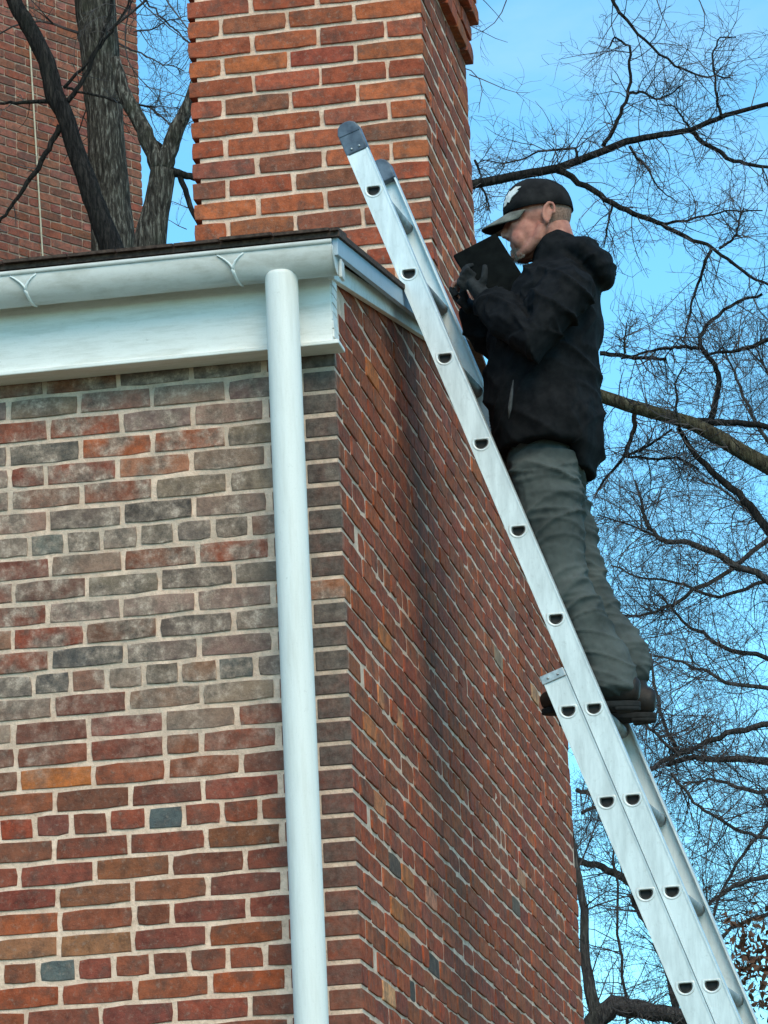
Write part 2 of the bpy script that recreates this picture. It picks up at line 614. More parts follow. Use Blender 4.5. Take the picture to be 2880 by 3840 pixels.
SPECIAL_SIDE = [((1500, 2690), bc(190, 130, 92, 1.15)), ((1425, 2620), bc(186, 122, 84, 1.15)), ((1395, 2720), bc(184, 112, 70, 1.15)), ((1440, 3000), bc(186, 118, 80, 1.15)),
                ((1445, 3700), bc(206, 152, 110, 1.15)), ((1510, 3420), bc(168, 104, 62, 1.15)), ((1620, 3350), bc(180, 124, 100, 1.15)),
                ((1450, 2380), bc(176, 106, 62, 1.15)), ((1500, 3480), bc(168, 104, 64, 1.15)), ((1995, 2590), bc(188, 140, 104, 1.15)), ((1970, 3280), bc(180, 128, 98, 1.15)),
                ((1385, 1420), bc(178, 104, 60, 1.15)), ((1560, 3700), bc(88, 84, 80, 1.0)), ((1650, 3640), bc(88, 84, 80, 1.0)), ((1480, 3220), bc(96, 84, 76, 1.0)),
                ((1535, 3300), bc(170, 106, 66, 1.15)), ((1380, 1900), bc(160, 86, 56, 1.15)), ((1500, 2480), bc(160, 90, 66, 1.15))]
spec_side = [(atx(p[0], p[1], 0.0), c) for p, c in SPECIAL_SIDE]


def course_spans(start, end, k, header, closer, r):
    """brick spans along a course from the corner outwards"""
    spans, x = [], start
    if header:
        x += closer
    while x < end:
        m = (0.1065 if header else 0.213) * (1 + r.uniform(-0.025, 0.025))
        if not header and r.random() < 0.05:
            m = 0.1065
        spans.append((x, min(x + m, end)))
        x += m
    return spans


mass_front, mass_side = MB(), MB()
ind_front, ind_side = [], []
rb = random.Random(5)
Z_TOP_K = -13
ROT_SIDE = Matrix.Rotation(math.pi / 2, 4, 'Z')
for k in range(Z_TOP_K, 73):
    zc = -C * (k + 0.5)
    header = (k % 6 == 1 and k > 1)
    visible = k <= 31
    # corner brick: stretcher on the front for even courses, header for odd ones
    fl, sl = (0.208, 0.1035) if k % 2 == 0 else (0.1035, 0.208)
    if header:
        fl, sl = 0.1035, 0.208
    if zc < 0.1:
        r = random.Random(900 + k)
        jz = r.uniform(-.001, .001)
        mb = MB()
        px, py = fl - 0.011, sl - 0.011
        e = 0.003
        prof = [(-px, 0), (-e, 0), (0, e), (0, py), (-px, py)]
        h = 0.0278
        mb.prism([(x + r.uniform(-.001, .001), y + r.uniform(-.001, .001)) for x, y in prof], zc - h + jz, zc + h + jz, lambda a, q, d: Vector((a, q, d)))
        col = vary(R.choice(SIDES), rb, 0.08)
        if k == 10:
            col = bc(186, 110, 66, 1.0)
        if visible:
            ob = mb.build("brick", BRICK, front_wall)
            ob.color = col
            bevel(ob, 0.0025, 1)
        else:
            mass_front.add(mb.v, mb.f, col)
    # front wall
    if zc < 0.1:
        r = random.Random(100 + k)
        for (a, e2) in course_spans(fl, 7.0, k, header, 0.055 if header else 0, r):
            x0, x1 = -e2, -a
            kind = 'wh' if (x1 - x0) < 0.15 else 'ws'
            L, Hh, ms = pool(kind)
            cx = (x0 + x1) / 2
            gap = 0.0125 + r.uniform(-0.002, 0.004)
            sx = max(0.25, (x1 - x0 - gap) / L)
            m = Matrix.Translation((cx, r.uniform(-.0015, .0015), zc + r.uniform(-.0015, .0015))) @ Matrix.Rotation(r.uniform(-.009, .009), 4, 'Y') @ Matrix.Diagonal((sx, 1, r.uniform(.97, 1.03), 1))
            grey = max(0.0, min(1.0, (17.2 - k) / 2.5))
            grey *= 0.62 + 0.38 * max(0, min(1, (cx + 0.95) / 0.6))
            col = vary(r.choice(GREYS) if r.random() < grey * 0.88 else r.choice(REDS), r)
            for p, c in spec_front:
                if x0 <= p.x <= x1 and abs(p.z - zc) < C * 0.5:
                    col = c
            idx = r.randrange(9)
            if visible and cx > -1.12:
                brick_object(front_wall, kind, idx, m, col, BRICK)
            else:
                vs, fs = ms[idx]
                mass_front.add([m @ p for p in vs], fs, col)
    # side wall
    r = random.Random(500 + k)
    for (a, e2) in course_spans(sl, 5.03, k + 1, header, 0.055 if header else 0, r):
        if e2 - a < 0.04:
            continue
        cy = (a + e2) / 2
        if zc + C / 2 > zroof(cy) - 0.02:
            continue
        kind = 'wh' if (e2 - a) < 0.15 else 'ws'
        L, Hh, ms = pool(kind)
        gap = 0.0095 + r.uniform(-0.002, 0.004)
        sx = max(0.25, (e2 - a - gap) / L)
        m = Matrix.Translation((r.uniform(-.003, .003), cy, zc + r.uniform(-.003, .003))) @ ROT_SIDE @ Matrix.Rotation(r.uniform(-.012, .012), 4, 'Y') @ Matrix.Diagonal((sx, 1, r.uniform(1.0, 1.07), 1))
        col = vary(r.choice(SIDES), r, 0.10)
        if r.random() < 0.012:
            col = vary(r.choice(GREYS), r)
        for p, c in spec_side:
            if a <= p.y <= e2 and abs(p.z - zc) < C * 0.5:
                col = c
        idx = r.randrange(9)
        ind_side.append(((cy, zc), kind, idx, m, col))
# the side-wall bricks that show largest (nearest the corner, inside the picture) are objects; the others one mass
order = sorted(range(len(ind_side)), key=lambda i: ind_side[i][0][0] + (100 if ind_side[i][0][1] < -2.0 + 0.13 * ind_side[i][0][0] else 0))
near = set(order[:260])
for i, (_, kind, idx, m, col) in enumerate(ind_side):
    if i in near:
        brick_object(side_wall, kind, idx, m, col, BRICK)
    else:
        vs, fs = pool(kind)[2][idx]
        mass_side.add([m @ p for p in vs], fs, col)
tag(mass_front.build("brick_courses", BRICKS, front_wall), kind="stuff")
tag(mass_side.build("brick_courses", BRICKS, side_wall), kind="stuff")

# chimney bricks, front and side
CC = 0.0745
CZ = 1.797
mass_chim = MB()
for mcourse in range(-13, 17):
    zt = CZ - CC * mcourse
    zc = zt - CC / 2
    out = 0.0 if zc < 2.05 else min(0.055, 0.028 * (1 + int((zc - 2.05) / (CC * 1.5))))
    even = mcourse % 2 == 0
    r = random.Random(300 + mcourse)
    # front
    W = 0.83
    lens = [0.2345, 0.2345, 0.2345, 0.1265] if even else [0.1265, 0.2345, 0.2345, 0.2345]
    x = -W
    for L0 in lens:
        kind = 'cs' if L0 > 0.2 else 'ch'
        L, Hh, ms = pool(kind)
        j = r.uniform(-.004, .004) if x + L0 < -0.01 else 0
        last = x + L0 > -0.02
        gap = 0.0145 if not last else 0.004
        m = Matrix.Translation((x + L0 / 2 + (0.0 if not last else 0.004), 2.0 - out + r.uniform(-.002, .002), zc + r.uniform(-.0015, .0015))) @ Matrix.Rotation(r.uniform(-.007, .007), 4, 'Y') @ Matrix.Diagonal(((L0 - gap + j) / L, 1 + out * 10, r.uniform(.97, 1.02), 1))
        idx, col = r.randrange(9), vary(r.choice(CHIMS), r)
        if -1 <= mcourse < 13:
            brick_object(chimney, kind, idx, m, col, BRICK)
        else:
            mass_chim.add([m @ p for p in ms[idx][0]], ms[idx][1], col)
        x += L0
    # right-hand side (flush with the gable)
    r = random.Random(400 + mcourse)
    y = 2.0
    first = True
    while y < 3.06:
        L0 = 0.1265 if (first and not even) else 0.2345
        L0 = min(L0, 3.10 - y)
        kind = 'cs' if L0 > 0.16 else 'ch'
        L, Hh, ms = pool(kind)
        m = Matrix.Translation((out + r.uniform(-.002, .003) - 0.001, y + L0 / 2 + (0.004 if first else 0), zc + r.uniform(-.0025, .0025))) @ ROT_SIDE @ Matrix.Rotation(r.uniform(-.01, .01), 4, 'Y') @ Matrix.Diagonal(((L0 - 0.0125) / L, 1 + out * 10, r.uniform(.97, 1.03), 1))
        idx, col = r.randrange(9), vary(r.choice(CHIMS + SIDES), r, 0.15)
        if 0.86 < zc < 2.35:
            brick_object(chimney, kind, idx, m, col, BRICK)
        elif zc > 0.62:
            mass_chim.add([m @ p for p in ms[idx][0]], ms[idx][1], col)
        y += L0
        first = False
tag(mass_chim.build("brick_courses", BRICKS, chimney), kind="stuff")
b = MB()
b.box((-0.90, 1.93, 2.87), (0.07, 3.17, 2.95))
b.build("cap_slab", MORTAR, chimney)

# ------------------------------------------------------------------ roof, eave, gutter, downspout
b = MB()
X0, X1 = -7.2, 0.066
for (ya, yb) in ((-0.215, 2.55), (2.55, 5.25)):
    za, zb = zroof(ya), zroof(yb)
    vs = [(X0, ya, za), (X1, ya, za), (X1, yb, zb), (X0, yb, zb), (X0, ya, za - 0.016), (X1, ya, za - 0.016), (X1, yb, zb - 0.016), (X0, yb, zb - 0.016)]
    b.add(vs, [(0, 1, 2, 3), (7, 6, 5, 4), (0, 4, 5, 1), (1, 5, 6, 2), (2, 6, 7, 3), (3, 7, 4, 0)])
roof = b.build("roof", SHINGLE, house)
# shingle butts along the eave and the rake, uneven
rs = random.Random(3)
b0 = MB()
b0.box((-0.5, -0.02, -0.004), (0.5, 0.12, 0.004))
shm = b0.mesh("shingle")
shm.materials.append(SHINGLE)
x = -1.5
while x < 0.06:
    w = min(rs.uniform(0.13, 0.2), 0.068 - x)
    o = link("shingle", shm, SHINGLE)
    o.matrix_world = Matrix.Translation((x + w / 2, -0.215 + rs.uniform(-.008, .006), zroof(-0.215) + 0.0045 + rs.uniform(0, .002))) @ Matrix.Rotation(math.atan(0.18), 4, 'X') @ Matrix.Diagonal((w - 0.004, 1, 1, 1))
    adopt(o, roof)
    x += w
# drip edge under the shingles (dark)
b = MB()
b.box((-7.2, -0.205, 0.240), (0.04, -0.100, 0.2465))
b.build("drip_edge", plain("dark drip edge", s2l(40, 38, 38), s2l(66, 60, 58), 30, 0.5, 0.2), roof)

b = MB()
b.box((-7.0, -0.085, -0.014), (0.011, -0.0005, 0.228))
eave = bevel(b.build("eave_board", WHITE_WOOD, house), 0.002)
b = MB()
b.box((-7.0, -0.099, -0.0265), (0.031, -0.001, -0.0135))
bevel(b.build("bed_moulding", WHITE_WOOD, eave), 0.003)
# cracked end grain strips at the corner end of the board
re_ = random.Random(8)
for i in range(7):
    z0 = 0.0 + i * 0.026
    b = MB()
    b.box((0.0112, -0.083 + re_.uniform(0, .01), z0), (0.0125 + re_.uniform(0, .004), -0.006, z0 + 0.022))
    b.build("end_grain_strip", WHITE_WOOD, eave)

GY, GZ, GR = -0.158, 0.222, 0.066


def gut(ang, rr):
    return (GY - rr * math.cos(ang), GZ - rr * math.sin(ang))


b = MB()
prof_o = [gut(math.radians(a), GR) for a in range(-8, 189, 7)]
prof_i = [gut(math.radians(a), GR - 0.0018) for a in range(-8, 189, 7)][::-1]
poly = prof_o + prof_i
b.prism(poly, -7.2, 0.0445, lambda a, z, d: Vector((d, a, z)))
gutter = b.build("gutter", WHITE_GUTTER, house, True)
for p in gutter.data.polygons:
    p.use_smooth = len(p.vertices) == 4
lip = gut(math.radians(-8), GR)
b = MB()
b.tube([(-7.2, lip[0] - 0.001, lip[1] + 0.003), (0.0445, lip[0] - 0.001, lip[1] + 0.003)], 0.0068, 12)
b.build("rolled_lip", WHITE_GUTTER, gutter, True)
b = MB()
b.prism([gut(math.radians(a), GR + 0.0015) for a in range(0, 181, 10)], 0.0448, 0.0475, lambda a, z, d: Vector((d, a, z)))
b.build("end_cap", WHITE_GUTTER, gutter)
b = MB()
b.box((0.048, -0.15, 0.150), (0.058, -0.105, 0.205))
bevel(b.build("end_tab", WHITE_GUTTER, gutter), 0.003)
# seams with three-pronged hangers
for hx in (-0.846, -0.245):
    b = MB()
    for sgn in (-1, 1):
        pts = []
        for t in range(7):
            q = t / 6
            an = math.radians(-2 + 38 * q)
            yy, zz = gut(an, GR + 0.0025)
            pts.append((hx + sgn * 0.038 * (1 - q) ** 1.9 + 0.004 * q, yy, zz))
        b.tube(pts, [0.0022 + 0.0003 * i for i in range(7)], 6)
    b.tube([(hx + 0.004 + 0.0002 * (a - 42), *gut(math.radians(a), GR + 0.0025)) for a in range(34, 107, 9)], [0.005, 0.0048, 0.0046, 0.0044, 0.0042, 0.004, 0.0036, 0.003, 0.002], 6)
    b.build("hanger", SEALANT, gutter, True)

b = MB()
PX_, PY_, PR = -0.1135, -0.165, 0.0465
zs = [0.172, 0.168, 0.16, -0.6, -1.4, -2.2, -3.2, -4.6, GROUND + 0.12]
b.tube([(PX_, PY_, z) for z in zs], [PR * 0.93, PR * 0.985, PR, PR, PR, PR, PR, PR, PR], 40)
pipe = b.build("downspout", WHITE_PIPE, house, True)
for p in pipe.data.polygons:
    p.use_smooth = len(p.vertices) == 4
for z in (-2.9, -4.3):
    b = MB()
    b.tube([(PX_, PY_, z), (PX_, PY_, z + 0.035)], PR + 0.003, 32)
    b.box((PX_ - 0.012, PY_ + 0.04, z + 0.005), (PX_ + 0.012, 0.004, z + 0.03))
    b.build("strap", WHITE_PIPE, pipe)

# rake: pale metal fascia above, white trim board below, dark gap between
SL = 0.19


def slope_board(name, xa, xb, y0, y1, ztop, h, mat, parent):
    bb = MB()
    z0, z1 = ztop(y0), ztop(y1)
    vs = []
    for x in (xa, xb):
        vs += [(x, y0, z0 - h), (x, y1, z1 - h), (x, y1, z1), (x, y0, z0)]
    bb.add(vs, [(0, 1, 2, 3)[::-1], (4, 5, 6, 7), (0, 4, 5, 1)[::-1], (1, 5, 6, 2)[::-1], (2, 6, 7, 3)[::-1], (3, 7, 4, 0)[::-1]])
    return bb.build(name, mat, parent)


for (ya, yb) in ((-0.20, 1.995), ):
    bevel(slope_board("rake_fascia", 0.042, 0.058, ya, yb, lambda y: zroof(y) - 0.0165, 0.052, RAKE_BLUE, house), 0.0015)
    bevel(slope_board("rake_trim", 0.0045, 0.024, -0.088, yb, lambda y: 0.222 + 0.2 * (y + 0.1), 0.057, WHITE_WOOD, house), 0.002)
    slope_board("rake_soffit", -0.02, 0.0418, -0.20, yb, lambda y: zroof(y) - 0.017, 0.010, SHINGLE, house)
bevel(slope_board("rake_fascia", 0.042, 0.058, 3.11, 5.25, lambda y: zroof(y) - 0.0165, 0.052, RAKE_BLUE, house), 0.0015)
bevel(slope_board("rake_trim", 0.0045, 0.024, 3.11, 5.20, lambda y: zroof(y) - 0.05, 0.05, WHITE_WOOD, house), 0.002)
# flashing at the foot of the chimney
b = MB()
r = random.Random(4)
top = [(-0.85 + i * 0.0915, 0.795 + r.uniform(-.012, .012)) for i in range(10)] + [(0.03, 0.80)]
b.prism([(-0.85, 0.66), (0.03, 0.66)] + top[::-1], 1.982, 1.9865, lambda a, z, d: Vector((a, d, z)))
b.add([(-0.85, 1.80, zroof(1.80) + 0.006), (0.05, 1.80, zroof(1.80) + 0.006), (0.05, 1.984, zroof(1.984) + 0.008), (-0.85, 1.984, zroof(1.984) + 0.008)], [(0, 1, 2, 3)])
b.build("flashing", FLASH, roof)
# small bent flashing tab on the eave edge left of the chimney
b = MB()
p = at(705, 905, -0.12)
b.prism([(-0.03, 0), (0.03, 0), (0.024, 0.018), (-0.008, 0.030), (-0.026, 0.034)], -0.002, 0.003, lambda a, z, d: Vector((p.x + a, -0.12 + d + z * 0.4, zroof(-0.12) + 0.002 + z)))
b.build("flashing_tab", FLASH, roof)
# ------------------------------------------------------------------ extension ladder
LA = 0.335
LS = Vector((math.sin(LA), 0, -math.cos(LA)))         # down the ladder
LN = Vector((math.cos(LA), 0, math.sin(LA)))          # away from the house
L0_ = Vector((-0.050, 1.119, 0.862)) - ray(1405, 710) * 0.205                     # first rung hole of the near fly rail
LW = Vector((0.037, 0.40, 0))                         # near rail to far rail (the ladder stands slightly turned)
WU = LW.normalized()
RUNG = 0.3001
ladder = empty("extension_ladder", L0_ + LS * 6.1 + LW * 0.5)
ladder.location.z = GROUND
tag(ladder, "long aluminium extension ladder leaning on the roof edge, man standing on it", "ladder")


def lp(s, n, w):
    return L0_ + LS * s + LN * n + WU * w


def drad(hx, vz):
    """radius of the D outline (flat on top) towards a direction"""
    L = math.hypot(hx, vz)
    sn = vz / L
    return min(0.0215, 0.0090 / sn) if sn > 1e-6 else 0.0215


def dshape(m=28):
    """D outline as (horizontal, vertical): flat on top"""
    out = []
    for i in range(m):
        c_, s_ = math.cos(2 * math.pi * i / m), math.sin(2 * math.pi * i / m)
        q = drad(c_, s_)
        out.append((c_ * q, s_ * q))
    return out


DD = dshape()
HL = Vector((LN.x, 0, 0)).normalized()


def hole_local(x, z):
    """world (horizontal x, vertical z) -> ladder (s, n)"""
    v = Vector((x, 0, z))
    return v.dot(LS), v.dot(LN)


def rail(name, s0, s1, n0, n1, w, inward, holes, mat):
    """C-section rail: web with real D-shaped openings, two flanges turned inwards"""
    mb = MB()
    nc = (n0 + n1) / 2
    edges = [s0]
    for h in holes:
        edges += [h - 0.045, h + 0.045]
    edges.append(s1)
    for layer, ww in ((0, w), (1, w + inward * 0.003)):
        flip = (inward > 0) == (layer == 0)
        for i in range(0, len(edges), 2):
            a, c = edges[i], edges[i + 1]
            q = [lp(a, n0, ww), lp(c, n0, ww), lp(c, n1, ww), lp(a, n1, ww)]
            mb.add(q, [(0, 1, 2, 3) if flip else (3, 2, 1, 0)])
        for h in holes:
            hw = (n1 - n0) / 2
            angs = sorted([2 * math.pi * i / 28 for i in range(28)] + [math.atan2(sn * hw, sc * 0.045) % (2 * math.pi) for sn in (-1, 1) for sc in (-1, 1)])
            inner, outer = [], []
            for an in angs:
                da, dc = math.cos(an), math.sin(an)
                wv = LS * da + LN * dc
                q = drad(wv.x, wv.z)
                t = min(0.045 / max(abs(da), 1e-6), hw / max(abs(dc), 1e-6))
                inner.append((h + da * q, nc + dc * q))
                outer.append((h + da * t, nc + dc * t))
            m = len(inner)
            vs = [lp(a, c, ww) for a, c in inner] + [lp(a, c, ww) for a, c in outer]
            fs = [(i, (i + 1) % m, m + (i + 1) % m, m + i) for i in range(m)]
            mb.add(vs, fs)
    th = 0.0042
    for (na, nb) in ((n0 - 0.001, n0 + th), (n1 - th, n1 + 0.001)):
        vs = []
        for s in (s0, s1):
            for n in (na, nb):
                for ww in (w - inward * 0.0025, w + inward * 0.031):
                    vs.append(lp(s, n, ww))
        mb.add(vs, [(0, 1, 3, 2), (4, 6, 7, 5), (0, 4, 5, 1), (2, 3, 7, 6), (0, 2, 6, 4), (1, 5, 7, 3)])
    return mb.build(name, mat, ladder)


FLY_HOLES = [i * RUNG for i in range(13)]
BASE_SH, BASE_N = -0.0253, -0.0728
BASE_HOLES = [6 * RUNG + BASE_SH + i * RUNG for i in range(14)]
WF = LW.length
rails = []
rails.append(rail("fly_rail", -0.20, 3.95, -0.034, 0.034, 0.0, 1, FLY_HOLES, ALU))
rails.append(rail("fly_rail", -0.20, 3.95, -0.034, 0.034, WF, -1, FLY_HOLES, ALU))
b_top = 1.655
b_end = (L0_.z + LN.z * BASE_N - GROUND - 0.02) / math.cos(LA)
rails.append(rail("base_rail", b_top, b_end, BASE_N - 0.0375, BASE_N + 0.0345, 0.005, 1, BASE_HOLES, ALU))
rails.append(rail("base_rail", b_top, b_end, BASE_N - 0.0375, BASE_N + 0.0345, WF - 0.005, -1, BASE_HOLES, ALU))


def rung(s, n, w0, w1):
    mb = MB()
    m = len(DD)
    for k, flip in ((1.0, False), (0.86, True)):
        vs = []
        for w in (w0, w1):
            for x, z in DD:
                ds, dn = hole_local(x * k, z * k)
                vs.append(lp(s + ds, n + dn, w))
        fs = [(i, (i + 1) % m, m + (i + 1) % m, m + i) for i in range(m)]
        mb.add(vs, fs if flip else [f[::-1] for f in fs])
    o = mb.build("rung", ALU_INNER, ladder)
    # flared collars on the outside of both webs
    for w, sg in ((w0, -1), (w1, 1)):
        cb = MB()
        rings = [(1.40, 0.0002), (1.36, 0.0010), (1.24, 0.0011), (1.08, 0.0009), (0.99, 0.0004), (0.94, -0.006)]
        vs = []
        for k, d in rings:
            for x, z in DD:
                ds, dn = hole_local(x * k, (z + .004) * k - .004)
                vs.append(lp(s + ds, n + dn, w + sg * d))
        fs = []
        for j in range(len(rings) - 1):
            fs += [(j * m + i, j * m + (i + 1) % m, (j + 1) * m + (i + 1) % m, (j + 1) * m + i) for i in range(m)]
        cb.add(vs, fs)
        cb.build("collar", ALU, o, True)
        pg = MB()  # black disc added inside each tube end to stand in for its inner shade
        vs = [lp(s + hole_local(x, z)[0], n + hole_local(x, z)[1], w - sg * 0.012) for x, z in [(x * .9, z * .9) for x, z in DD]]
        pg.add(vs, [tuple(range(m))])
        pg.build("tube_shade_disc", RUBBER, o)
    return o


for h in FLY_HOLES[:11]:
    rung(h, 0.0, 0.0, WF)
for h in BASE_HOLES:
    rung(h, BASE_N - 0.0015, 0.005, WF - 0.005)

# plastic end caps of the fly rails
for w, sg in ((0.0, 1), (WF, -1)):
    mb = MB()
    e0 = -0.135 if sg > 0 else -0.165
    out_ = [(e0, -0.0365), (e0, 0.0365), (-0.214, 0.0365), (-0.232, 0.029), (-0.242, 0.016), (-0.244, 0.0), (-0.242, -0.016), (-0.232, -0.029), (-0.214, -0.0365)]
    mb.prism(out_, w - sg * 0.0045, w + sg * 0.036, lambda a, n, d: lp(a, n, d))
    c = bevel(mb.build("end_cap", CAP_PLASTIC, ladder), 0.004, 3)
    for dn in (-0.013, 0.013):
        rv = MB()
        rv.ball(lp(-0.15, dn, w - sg * 0.0045), 0.0045)
        rv.build("rivet", BRACKET, c, True)
    rg = MB()
    rg.box((-1, -1, -1), (1, 1, 1), Matrix.Translation(lp(-0.205, 0, w - sg * 0.004)) @ Matrix(((LS.x, WU.x, LN.x), (LS.y, WU.y, LN.y), (LS.z, WU.z, LN.z))).to_4x4() @ Matrix.Diagonal((0.004, 0.003, 0.034, 1)))
    rg.build("rib", CAP_PLASTIC, c)
# guide brackets at the head of the base rails
for w, sg in ((0.005, 1), (WF - 0.005, -1)):
    mb = MB()
    mb.prism([(b_top - 0.006, BASE_N - 0.043), (b_top + 0.022, BASE_N - 0.043), (b_top + 0.022, BASE_N + 0.034), (b_top - 0.006, BASE_N + 0.034)], w - sg * 0.005, w + sg * 0.04, lambda a, n, d: lp(a, n, d))
    c = bevel(mb.build("guide_bracket", BRACKET, ladder), 0.002)
    for dn in (-0.02, 0.012):
        rv = MB()
        rv.ball(lp(b_top + 0.009, BASE_N + dn, w - sg * 0.005), 0.004)
        rv.build("rivet", BRACKET, c, True)
# feet
for w in (0.001, WF - 0.001):
    mb = MB()
    mb.prism([(b_end - 0.10, BASE_N - 0.045), (b_end - 0.10, BASE_N + 0.045), (b_end + 0.01, BASE_N + 0.05), (b_end + 0.01, BASE_N - 0.06)], w - 0.02, w + 0.03, lambda a, n, d: lp(a, n, d))
    mb.build("foot", RUBBER, ladder)

# ------------------------------------------------------------------ the man on the ladder
PM = 1.325 - 0.195                                             # depth plane of his middle
CLOTH_BLACK = plain("black softshell", (0.0045, 0.005, 0.006), (0.0125, 0.0125, 0.0135), 30, 0.85, 0, 0.35, 260, 0.002, 0.1)
TROUSER = plain("dark olive grey work cloth", s2l(54, 59, 58), s2l(84, 89, 87), 7, 0.9, 0, 0.3, 320, 0.002, 0.2)
BOOT = plain("dark brown boot leather", s2l(28, 23, 21), s2l(48, 39, 34), 30, 0.6, 0, 0.3, 120)
SOLE = plain("black boot sole", (0.008, 0.008, 0.008), (0.02, 0.02, 0.02), 50, 0.85)
CAP_CLOTH = plain("charcoal cap twill", (0.009, 0.0085, 0.009), (0.026, 0.024, 0.024), 18, 0.9, 0, 0.3, 300, 0.003, 0.1)
CAP_UNDER = plain("faded grey brim cloth", s2l(92, 90, 84), s2l(128, 126, 118), 30, 0.9, 0, 0.3, 300)
EMBLEM = plain("white stitched emblem", (0.62, 0.62, 0.60), (0.8, 0.8, 0.78), 90, 0.8)
GLOVE = plain("grey knit glove", (0.007, 0.0075, 0.008), (0.026, 0.027, 0.028), 40, 0.9, 0, 0.4, 300)
GREY_HAIR = plain("grey stubble", s2l(118, 90, 78), s2l(160, 126, 110), 160, 0.9, 0, 0.5, 400)
SHIRT = plain("pale grey shirt", (0.45, 0.44, 0.42), (0.6, 0.6, 0.58), 40, 0.9)
TABLET = plain("black case", (0.003, 0.0035, 0.0035), (0.007, 0.008, 0.0075), 30, 0.85, 0, 0.2, 150, 0.003, 0.06)


def skin_mat():
    n = NT("weathered skin")
    c = n.ramp(n.noise(28, 6, 0.6), [(0.3, s2l(146, 92, 78)), (0.5, s2l(178, 118, 100)), (0.7, s2l(198, 140, 122))])
    c = n.mix(n.mapr(n.noise(11, 3, 0.5), 0.5, 0.68, 0, 0.55), c, s2l(166, 92, 78))
    n.bump(n.noise(220, 4, 0.6), 0.2, 0.002)
    n.b.inputs['Subsurface Weight'].default_value = 0.12
    n.b.inputs['Subsurface Radius'].default_value = (0.01, 0.004, 0.002)
    return n.out(c, 0.6, 0, 0.35)


SKIN = skin_mat()


def remeshed(mb, name, mat, parent, voxel=0.006, smooth=4, wrinkle=None):
    """union the closed pieces of mb into one continuous surface, smooth it and let wrinkle(p) push it along the normal"""
    me = mb.mesh(name)
    tmp = bpy.data.objects.new(name, me)
    COL.objects.link(tmp)
    rm = tmp.modifiers.new("r", 'REMESH')
    rm.mode = 'VOXEL'
    rm.voxel_size = voxel
    sm = tmp.modifiers.new("s", 'SMOOTH')
    sm.factor = 0.5
    sm.iterations = smooth
    dg = bpy.context.evaluated_depsgraph_get()
    ev = tmp.evaluated_get(dg)
    m2 = bpy.data.meshes.new_from_object(ev)
    bpy.data.objects.remove(tmp)
    bpy.data.meshes.remove(me)
    if wrinkle:
        nn = [v.normal.copy() for v in m2.vertices]
        for v, nrm in zip(m2.vertices, nn):
            v.co = v.co + nrm * wrinkle(v.co)
    m2.materials.clear()
    m2.materials.append(mat)
    m2.polygons.foreach_set("use_smooth", [True] * len(m2.polygons))
    m2.name = name
    o = bpy.data.objects.new(name, m2)
    COL.objects.link(o)
    if parent:
        adopt(o, parent)
    return o


def mp(px, py, dy=0.0):
    return at(px, py, PM + dy)


def limb(mb, pts, n=16, open_end=False):
    """pts: (Vector, radius sideways, radius fore-aft); rounded ends"""
    P = [p for p, _, _ in pts]
    rad = [(a, c) for _, a, c in pts]
    d0 = (P[0] - P[1]).normalized()
    d1 = (P[-1] - P[-2]).normalized()
    PP = [P[0] + d0 * rad[0][1] * 0.75, P[0] + d0 * rad[0][1] * 0.5] + P + [P[-1] + d1 * rad[-1][1] * 0.5, P[-1] + d1 * rad[-1][1] * 0.75]
    RR = [(rad[0][0] * .45, rad[0][1] * .45), (rad[0][0] * .8, rad[0][1] * .8)] + rad + [(rad[-1][0] * .8, rad[-1][1] * .8), (rad[-1][0] * .45, rad[-1][1] * .45)]
    if open_end:
        PP, RR = PP[:-2], RR[:-2]
    mb.tube(PP, RR, n)


def fold(p, sx, sy, sz, seed):
    q = Vector((p.x * sx, p.y * sy, p.z * sz)) + Vector((seed, seed * 1.7, seed * 0.3))
    n1 = noise.noise(q)
    t = 1.0 - 2.0 * abs(n1)
    return 1.6 * max(0.0, t) ** 2.2 - 0.5


def crease(p, sx, sy, sz, seed):
    q = Vector((p.x * sx, p.y * sy, p.z * sz)) + Vector((seed, seed * 1.3, seed * 0.7))
    q = q + noise.noise_vector(q * 0.5) * 0.6
    t = 1.0 - 2.2 * abs(noise.noise(q))
    return max(0.0, t) ** 3


HEADC = mp(2020, 830)


def hd(f, l, u):
    """head frame: f forward (towards the wall), l to his left (towards the camera), u up; head bowed a little"""
    a = math.radians(4)
    f2, u2 = f * math.cos(a) + u * math.sin(a), u * math.cos(a) - f * math.sin(a)
    return HEADC + Vector((-f2, -l, u2))


# --- body: one continuous surface (head, neck, trunk, arms, hands, legs)
SH_L, SH_R = mp(2105, 1090, -0.19), mp(2085, 1080, 0.19)
EL_L, WR_L = mp(1990, 1275, -0.27), mp(1822, 1120, -0.13)
EL_R, WR_R = mp(1880, 1330, 0.22), mp(1765, 1170, 0.10)
HIP_L, KN_L, AN_L = mp(2045, 1800, -0.095), mp(2112, 2190, -0.10), mp(2282, 2560, -0.085)
HIP_R, KN_R, AN_R = mp(2050, 1800, 0.095), mp(2175, 2170, 0.11), mp(2338, 2530, 0.10)
body = MB()
body.ball(hd(-0.008, 0, 0.03), (0.098, 0.077, 0.104))
body.ball(hd(0.034, 0, -0.03), (0.066, 0.068, 0.090))
body.ball(hd(0.030, 0, -0.055), (0.058, 0.066, 0.060))
body.ball(hd(0.050, 0, -0.086), (0.046, 0.046, 0.034))
body.ball(hd(0.083, 0, -0.102), (0.020, 0.022, 0.018))
